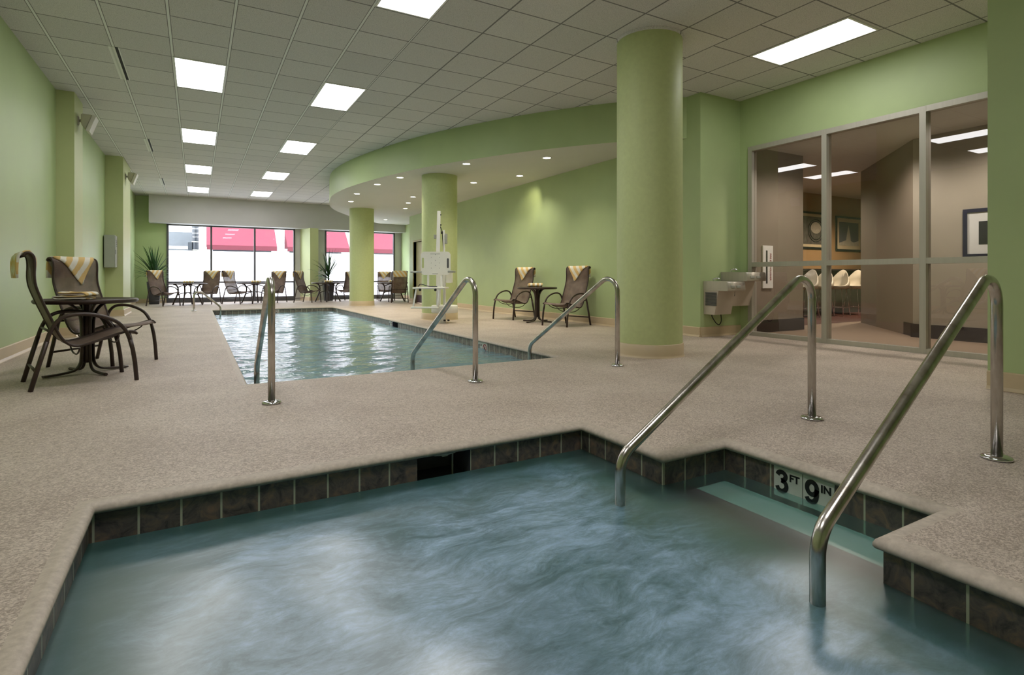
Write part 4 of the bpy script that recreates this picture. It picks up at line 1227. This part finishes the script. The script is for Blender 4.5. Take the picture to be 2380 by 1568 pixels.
b = MB(); b.box(XG + 0.1, 9.12, 5.79, 5.81, 0, 0.2); struct(b, 'baseboard_lobby_left', M['dark_base'])
angled((11.5, 6.10), (9.455, 4.27), 0.01, 0, 0.2, 'baseboard_lobby_angled', M['dark_base'])
b = MB(); b.box(9.40, 9.42, 0.5, 4.28, 0, 0.2); struct(b, 'baseboard_lobby_right', M['dark_base'])
b = MB(); b.box(9.12, 16.6, 8.28, 8.3, 0, 0.2); struct(b, 'baseboard_lobby_back', M['dark_base'])
t = thing('counter', 'dark counter along the lobby back wall behind the white stools', 'counter', (12.9, 8.0, 0))
b = MB(); b.box(-2.4, 3.4, -0.05, 0.28, 0, 1.06); b.build('front_panel', M['counter'], t)
b = MB(); b.rbox(-2.45, 3.45, -0.16, 0.28, 1.06, 1.10, 0.008); b.build('worktop', M['dark_base'], t)

def stool(label, loc, rz):
    t = thing('bar_stool', label, 'stool', loc, rz, 'white shell stools in the lobby')
    # one-piece bucket shell: tall back falling to low arms and an open front
    rows = []
    for k in range(25):
        a = 2 * PI * k / 24                       # 0 = front, pi = back
        q = 0.5 - 0.5 * math.cos(a); top = 0.03 + 0.38 * q ** 2.2
        ca, sa = math.cos(a), math.sin(a); lean = 0.05 * q
        rows.append([(0.03 * ca, 0.03 * sa, 0.625), (0.14 * ca, 0.14 * sa, 0.632), (0.205 * ca, 0.205 * sa, 0.66), ((0.225 + lean * 0.4) * ca, 0.225 * sa, 0.67 + top * 0.5), ((0.225 + lean) * ca, (0.225 - 0.06 * q) * sa, 0.67 + top)])
    b = MB(); b.grid(rows, thick=0.014); b.build('shell', M['stool'], t)
    for sx, sy in ((1, 1), (1, -1), (-1, 1), (-1, -1)):
        b = MB(); b.tube([(sx * 0.12, sy * 0.11, 0.635), (sx * 0.20, sy * 0.18, 0.0)], 0.010, 8); b.build('leg', M['chrome'], t)
    b = MB(); b.tube([(x * 0.18, y * 0.165, 0.20) for x, y in ((1, 1), (1, -1), (-1, -1), (-1, 1))], 0.008, 6, closed=True); b.build('foot_ring', M['chrome'], t)
    return t
st0 = stool('first white shell stool from the left in the lobby', (11.85, 7.45, 0), 3.3)
for x, lb in ((12.42, 'second white shell stool from the left in the lobby'), (13.06, 'third white shell stool from the left in the lobby'), (13.70, 'rightmost white shell stool in the lobby, half hidden by the angled wall')):
    dup(st0, (x, 7.45, 0), 3.3, lb)

def picture(name, label, loc, rz, w, h, fm, mm, mw, art):
    """flat framed picture in its local XZ plane facing -Y"""
    t = thing(name, label, 'picture', loc, rz, 'framed pictures in the lobby')
    fw = 0.05
    b = MB(); b.box(-w / 2, w / 2, -0.03, 0, -h / 2, -h / 2 + fw); b.box(-w / 2, w / 2, -0.03, 0, h / 2 - fw, h / 2); b.box(-w / 2, -w / 2 + fw, -0.03, 0, -h / 2 + fw, h / 2 - fw); b.box(w / 2 - fw, w / 2, -0.03, 0, -h / 2 + fw, h / 2 - fw); b.build('frame', fm, t)
    b = MB(); b.box(-w / 2 + fw, w / 2 - fw, -0.015, -0.005, -h / 2 + fw, h / 2 - fw); b.build('mount', mm, t)
    iw, ih = w / 2 - fw - mw, h / 2 - fw - mw
    art(t, iw, ih); return t
def art_ring(t, iw, ih):
    b = MB(); b.box(-iw, iw, -0.018, -0.015, -ih, ih); p = b.build('print', M['photo_grey'], t)
    b = MB()
    for s in (0.82, 0.66): b.tube([(iw * s * 0.75 * math.cos(a), -0.02, ih * s * math.sin(a) ) for a in [2 * PI * k / 28 for k in range(28)]], 0.012, 4, closed=True)
    b.build('ring_marking', M['photo_dark'], p)
    b = MB(); b.prism([(iw * 0.42 * math.cos(a), ih * 0.2 + ih * 0.42 * math.sin(a)) for a in [2 * PI * k / 20 for k in range(20)]], -0.021, -0.019, 'y'); b.build('light_patch', M['photo_light'], p)
def art_spire(t, iw, ih):
    b = MB(); b.box(-iw, iw, -0.018, -0.015, -ih, ih); p = b.build('print', M['photo_sky'], t)
    b = MB(); b.prism([(-iw, -ih), (iw, -ih), (iw, -ih * 0.55), (iw * 0.5, -ih * 0.72), (iw * 0.18, -ih * 0.6), (iw * 0.12, -ih * 0.05), (-iw * 0.05, ih * 0.75), (-iw * 0.22, -ih * 0.05), (-iw * 0.3, -ih * 0.55), (-iw, -ih * 0.8)], -0.020, -0.018, 'y'); b.build('tower_shape', M['photo_light'], p)
def art_dark(t, iw, ih):
    b = MB(); b.box(-iw, iw, -0.018, -0.015, -ih, ih); p = b.build('print', M['photo_dark'], t)
    b = MB(); b.prism([(-iw * 0.6, -ih), (iw * 0.3, -ih), (iw * 0.1, -ih * 0.2), (iw * 0.5, ih * 0.6), (0, ih * 0.3), (-iw * 0.3, -ih * 0.3)], -0.020, -0.018, 'y'); b.build('light_shape', M['photo_light'], p)
picture('framed_picture', 'left framed picture of rings on the lobby back wall', (13.53, 8.30, 2.07), 0, 1.28, 0.93, M['frame_black'], M['mat_cream'], 0.07, art_ring)
picture('framed_picture', 'right framed picture of a pale tower on the lobby back wall', (15.0, 8.30, 2.04), 0, 1.2, 0.91, M['frame_black'], M['mat_cream'], 0.10, art_spire)
picture('framed_picture', 'dark blue framed picture with a white mount at the right of the glazing', (9.42, 3.19, 1.517), -PI / 2, 0.86, 0.68, M['frame_blue'], M['mat_white'], 0.13, art_dark)
# extinguisher cabinet on the taupe wall
t = thing('extinguisher_cabinet', 'white recessed cabinet with a dark slot and vertical lettering on the taupe wall', 'cabinet', (8.13, 5.81, 0.72))
b = MB(); b.rbox(-0.13, 0.13, -0.03, 0, 0, 0.70, 0.006); b.build('door', M['white_metal'], t)
b = MB(); b.box(-0.055, -0.02, -0.033, -0.03, 0.08, 0.62); b.build('glass_slot', M['slot'], t)
me = text_mesh('FIRE EXTINGUISHER', 0.05, 0.0008); me.transform(Matrix.Rotation(-PI / 2, 4, 'Z')); me.transform(Matrix.Rotation(PI / 2, 4, 'X')); me.transform(Matrix.Translation((0.06, -0.0315, 0.35)))
me.materials.append(M['red_ink']); o = bpy.data.objects.new('lettering', me); COL.objects.link(o); o.parent = t
# lobby fill: added lights, spots without fixtures, to brighten the room behind the glass
troffer(8.2, 8.8, 0.7, 1.9, 'added fill light panel over the hidden right end of the lobby', 'lobby_fill', ZL, 'added lobby fill lights')  # added behind the pier, out of view, to light the lobby
for x, y, e in ((8.6, 4.7, 190), (8.5, 3.0, 150), (10.8, 7.3, 170)):
    ld = bpy.data.lights.new('lobby_fill', 'SPOT'); ld.energy = e; ld.color = (1.0, 0.97, 0.92); ld.spot_size = 2.7; ld.spot_blend = 0.6; ld.shadow_soft_size = 0.15
    lo = bpy.data.objects.new('lobby_fill', ld); COL.objects.link(lo); lo.location = (x, y, ZL - 0.03)
ld = bpy.data.lights.new('counter_fill', 'SPOT'); ld.energy = 420; ld.color = (1.0, 0.86, 0.66); ld.spot_size = 2.6; ld.spot_blend = 0.8; ld.shadow_soft_size = 0.1  # added spot without a fixture, brightens the tan wall and stools
lo = bpy.data.objects.new('counter_fill', ld); COL.objects.link(lo); lo.location = (13.6, 6.6, ZL - 0.05)

# ------------------------------------------------------------------ street outside
b = MB(); b.box(-14, 26, YB + T, 40, -0.25, -0.15); struct(b, 'ground_street', M['paving'], 'pale street outside the windows')
YO = 31.5
bl = thing('shop_building', 'white painted shop front across the street', 'building', (0, YO, 0))
b = MB(); b.box(-14, 26, 0, 0.4, -0.15, 9); b.build('facade', M['facade'], bl)
for x0, x1, z0, z1 in ((-3.2, 0.0, 0.2, 3.1), (0.7, 3.4, 0.2, 2.6), (4.3, 7.0, 0.2, 2.6), (8.6, 11.2, 0.2, 2.6)):
    b = MB(); b.box(x0, x1, -0.05, 0.02, z0, z1); wn_ = b.build('shop_window', M['facade_dark'], bl)
    b = MB()
    for z in ((z0 + z1) / 2 + 0.3, (z0 + z1) / 2 + 0.62): b.box(x0 - 0.05, x1 + 0.05, -0.09, -0.05, z, z + 0.14)
    b.build('transom', M['facade'], wn_)
for x0, x1, lb in ((0.42, 3.55, 'crimson awning seen through the middle panes of the first window'), (4.05, 7.2, 'crimson awning seen through both windows'), (8.25, 11.4, 'crimson awning seen through the last pane on the right')):
    t = thing('awning', lb, 'awning', ((x0 + x1) / 2, YO - 0.06, 2.2), 0, 'crimson shop awnings')
    h = (x1 - x0) / 2
    b = MB(); b.hexa([(-h, -1.1, 0.22), (h, -1.1, 0.22), (-h, -0.02, 0.2), (h, -0.02, 0.2), (-h, -1.12, 0.25), (h, -1.12, 0.25), (-h + 0.0, -0.02, 1.22), (h - 0.0, -0.02, 1.22)]); b.build('canopy', M['awning'], t)
    b = MB(); b.box(-h, h, -1.14, -1.12, 0.02, 0.25); b.build('valance', M['awning_dark'], t)
t = thing('lamp_post', 'dark street lamp post seen through the first pane', 'lamp post', (-0.05, 27.5, -0.15))
b = MB(); b.tube([(0, 0, 0), (0, 0, 6.5)], 0.13, 12); b.build('pole', M['post'], t)
b = MB(); b.rbox(-0.28, -0.12, -0.12, 0.12, 2.0, 2.55, 0.01); b.build('control_box', M['post'], t)
b = MB()
for z in (2.2, 2.55): b.lathe([(0.132, z), (0.14, z), (0.14, z + 0.03), (0.132, z + 0.03)], 16)
b.build('band', M['alu'], t)
